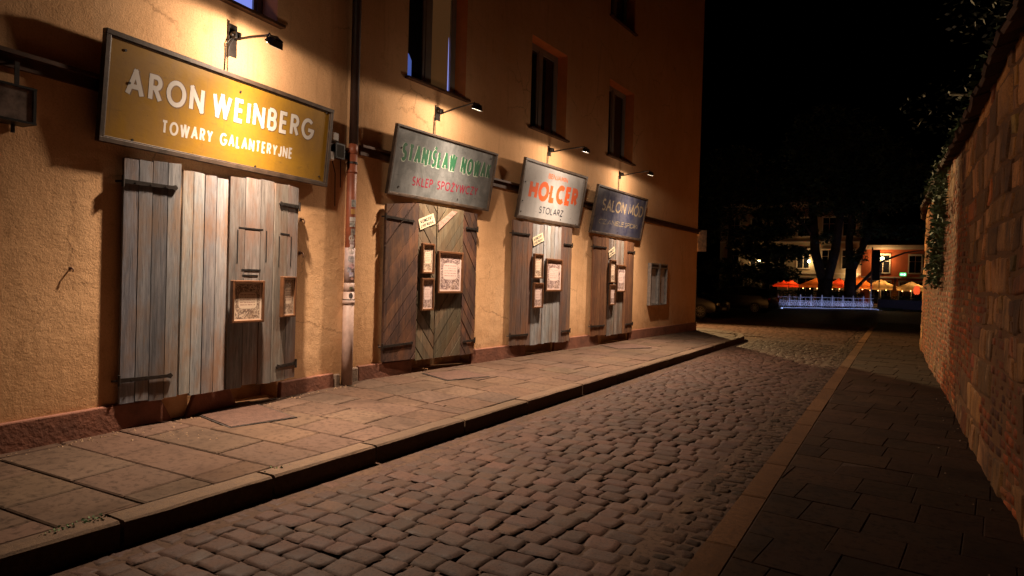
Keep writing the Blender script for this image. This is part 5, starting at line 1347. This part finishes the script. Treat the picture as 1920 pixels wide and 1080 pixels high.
# ------------------------------------------------------------------ trees
def tree(name, x, y, h, spread, label, trunk, crown, nleaf, lsize, zbase=0.0, tv=(.45, 1.25)):
    t = empty(name, (x, y, zbase), 0, label, 'tree', 'dark trees on the square')
    m = MB()
    for pts, rads in trunk: m.tube(pts, rads, 9)
    m.build('trunk', BARK, t, True)
    m = MB(); pts = []
    for (cx, cy, cz, rx, ry, rz_) , k in zip(crown, [nleaf * (c[3] * c[4] * c[5]) ** .67 for c in crown]):
        tot = sum((c[3] * c[4] * c[5]) ** .67 for c in crown)
        for _ in range(int(k / tot)):
            d = Vector((random.gauss(0, 1), random.gauss(0, 1), random.gauss(0, 1))).normalized() * (random.random() ** .45)
            cl_ = mn.noise((cx + d.x * rx * .9, cz + d.z * rz_ * 1.3, cy + d.y * ry))
            if cl_ < -.12 and random.random() < .8: continue
            pts.append((cx + d.x * rx, cy + d.y * ry, cz + d.z * rz_))
    leafcloud(m, pts, lsize, tv, flat=.6); m.build('crown', LEAF, t)
    return t
tree('broad_tree', -4.85, 55.5, 14, 5, 'dark tree with a thick trunk forking low, left of the pair behind the white railing',
     [([(0, 0, 0), (-.02, 0, 1.2), (.05, 0, 2.2)], [.62, .52, .5]), ([(-.1, 0, 1.9), (-.75, 0, 4.2), (-1.1, .3, 8), (-1.3, .3, 12)], [.36, .34, .28, .12]), ([(.12, 0, 1.9), (.62, .1, 4.4), (1.0, .1, 8.5), (1.6, 0, 12)], [.36, .33, .24, .1]),
      ([(-.9, .1, 5.5), (-2.6, -.6, 7.6), (-4, -.8, 8.6)], [.16, .1, .04])],
     [(-1.5, 0, 10, 3.4, 3, 3.2), (1.6, 0, 10.5, 3.2, 3, 3.4), (0, 0, 13, 3.5, 3, 2.6), (-3.6, -.5, 8.4, 2.2, 1.8, 1.7), (.4, -.4, 7.6, 2.2, 1.6, .9), (-2.6, -.5, 6.3, 1.9, 1.4, 1.0), (-.1, -.4, 5.4, .8, 1, .6), (-2.2, -.4, 4.2, 1.2, 1, .5)], 13000, .17)
tree('broad_tree', -3.25, 57, 14, 5, 'dark tree with a low branch reaching right, right one of the pair behind the railing',
     [([(0, 0, 0), (.02, 0, 1.6), (.05, 0, 3.0)], [.5, .42, .38]), ([(0, 0, 2.8), (-.15, .1, 5.2), (.1, .2, 9), (.2, 0, 13)], [.32, .26, .2, .08]), ([(.05, 0, 2.7), (.9, 0, 5.0), (1.9, 0, 7.6), (2.8, 0, 10)], [.26, .22, .15, .06]),
      ([(.3, 0, 1.4), (1.3, -.2, 2.6), (2.2, -.4, 3.7), (3.6, -.4, 4.3), (4.8, -.3, 4.5)], [.13, .11, .08, .06, .02])],
     [(.8, 0, 10.5, 3.4, 3, 3.6), (3.2, 0, 9.6, 2.6, 2.4, 2.6), (1.2, 0, 6.2, 1.5, 1.3, .9), (.4, -.3, 4.0, .9, .8, .7), (-.1, 0, 7.8, 1.3, 1.2, 1.2), (3.6, -.3, 5.9, 1.8, 1.2, .7)], 11000, .16)
tree('conifer', -9.2, 56, 9, 3, 'dark spreading evergreen tree left of the forked trunk',
     [([(0, 0, 0), (0, 0, 4), (.1, 0, 9.5)], [.24, .18, .04])],
     [(0, 0, 2.6, 2.6, 2.2, .85), (.5, 0, 4.2, 2.9, 2, .8), (-.3, 0, 5.9, 2.5, 1.8, .75), (.6, 0, 7.3, 2.0, 1.6, .7), (.1, 0, 8.7, 1.4, 1.2, .7), (.1, 0, 9.9, .8, .7, .6)], 11000, .17)
tree('broad_tree', -12.6, 58, 12, 4, 'dark leafy tree behind the parked cars near the corner house',
     [([(0, 0, 0), (.1, 0, 3.0), (0, 0, 8)], [.3, .24, .1])],
     [(0, 0, 9.3, 3.2, 2.6, 2.6), (-2.2, 0, 6.6, 2.4, 2, 1.8), (1.6, 0, 5.0, 2.0, 1.6, 1.2), (-.6, 0, 3.1, 2.2, 1.6, .8), (0, 0, 12, 2.5, 2, 1.5)], 12000, .17)
tree('shrub', -9.9, 52, 3, 2, 'dark rounded shrub behind the black parked car', [([(0, 0, 0), (0, 0, 1.6)], [.06, .03])], [(0, 0, 1.3, 1.9, 1.0, .7), (-1.6, 0, 1.6, 1.3, .9, .8)], 3000, .10)
tree('broad_tree', 3.1, 14, 8, 4, 'tree behind the old wall with branches hanging over its top',
     [([(0, 0, 0), (-.1, 0, 3.0), (.1, .2, 6.5)], [.2, .17, .07]), ([(-.05, 0, 3.0), (-1.1, -1.2, 4.6), (-2.0, -2.6, 5.2)], [.09, .06, .02]), ([(-.05, 0, 3.4), (-1.3, 1.4, 5.2), (-2.3, 2.4, 5.6)], [.08, .05, .02])],
     [(0, 0, 6.6, 2.4, 2.6, 1.8), (-1.9, -2.8, 5.6, 1.0, 1.2, .6), (-2.1, 2.2, 5.3, 1.1, 1.2, .7), (-1.4, -.3, 4.6, .5, .7, .3)], 2600, .06, 0.0, (.08, .3))
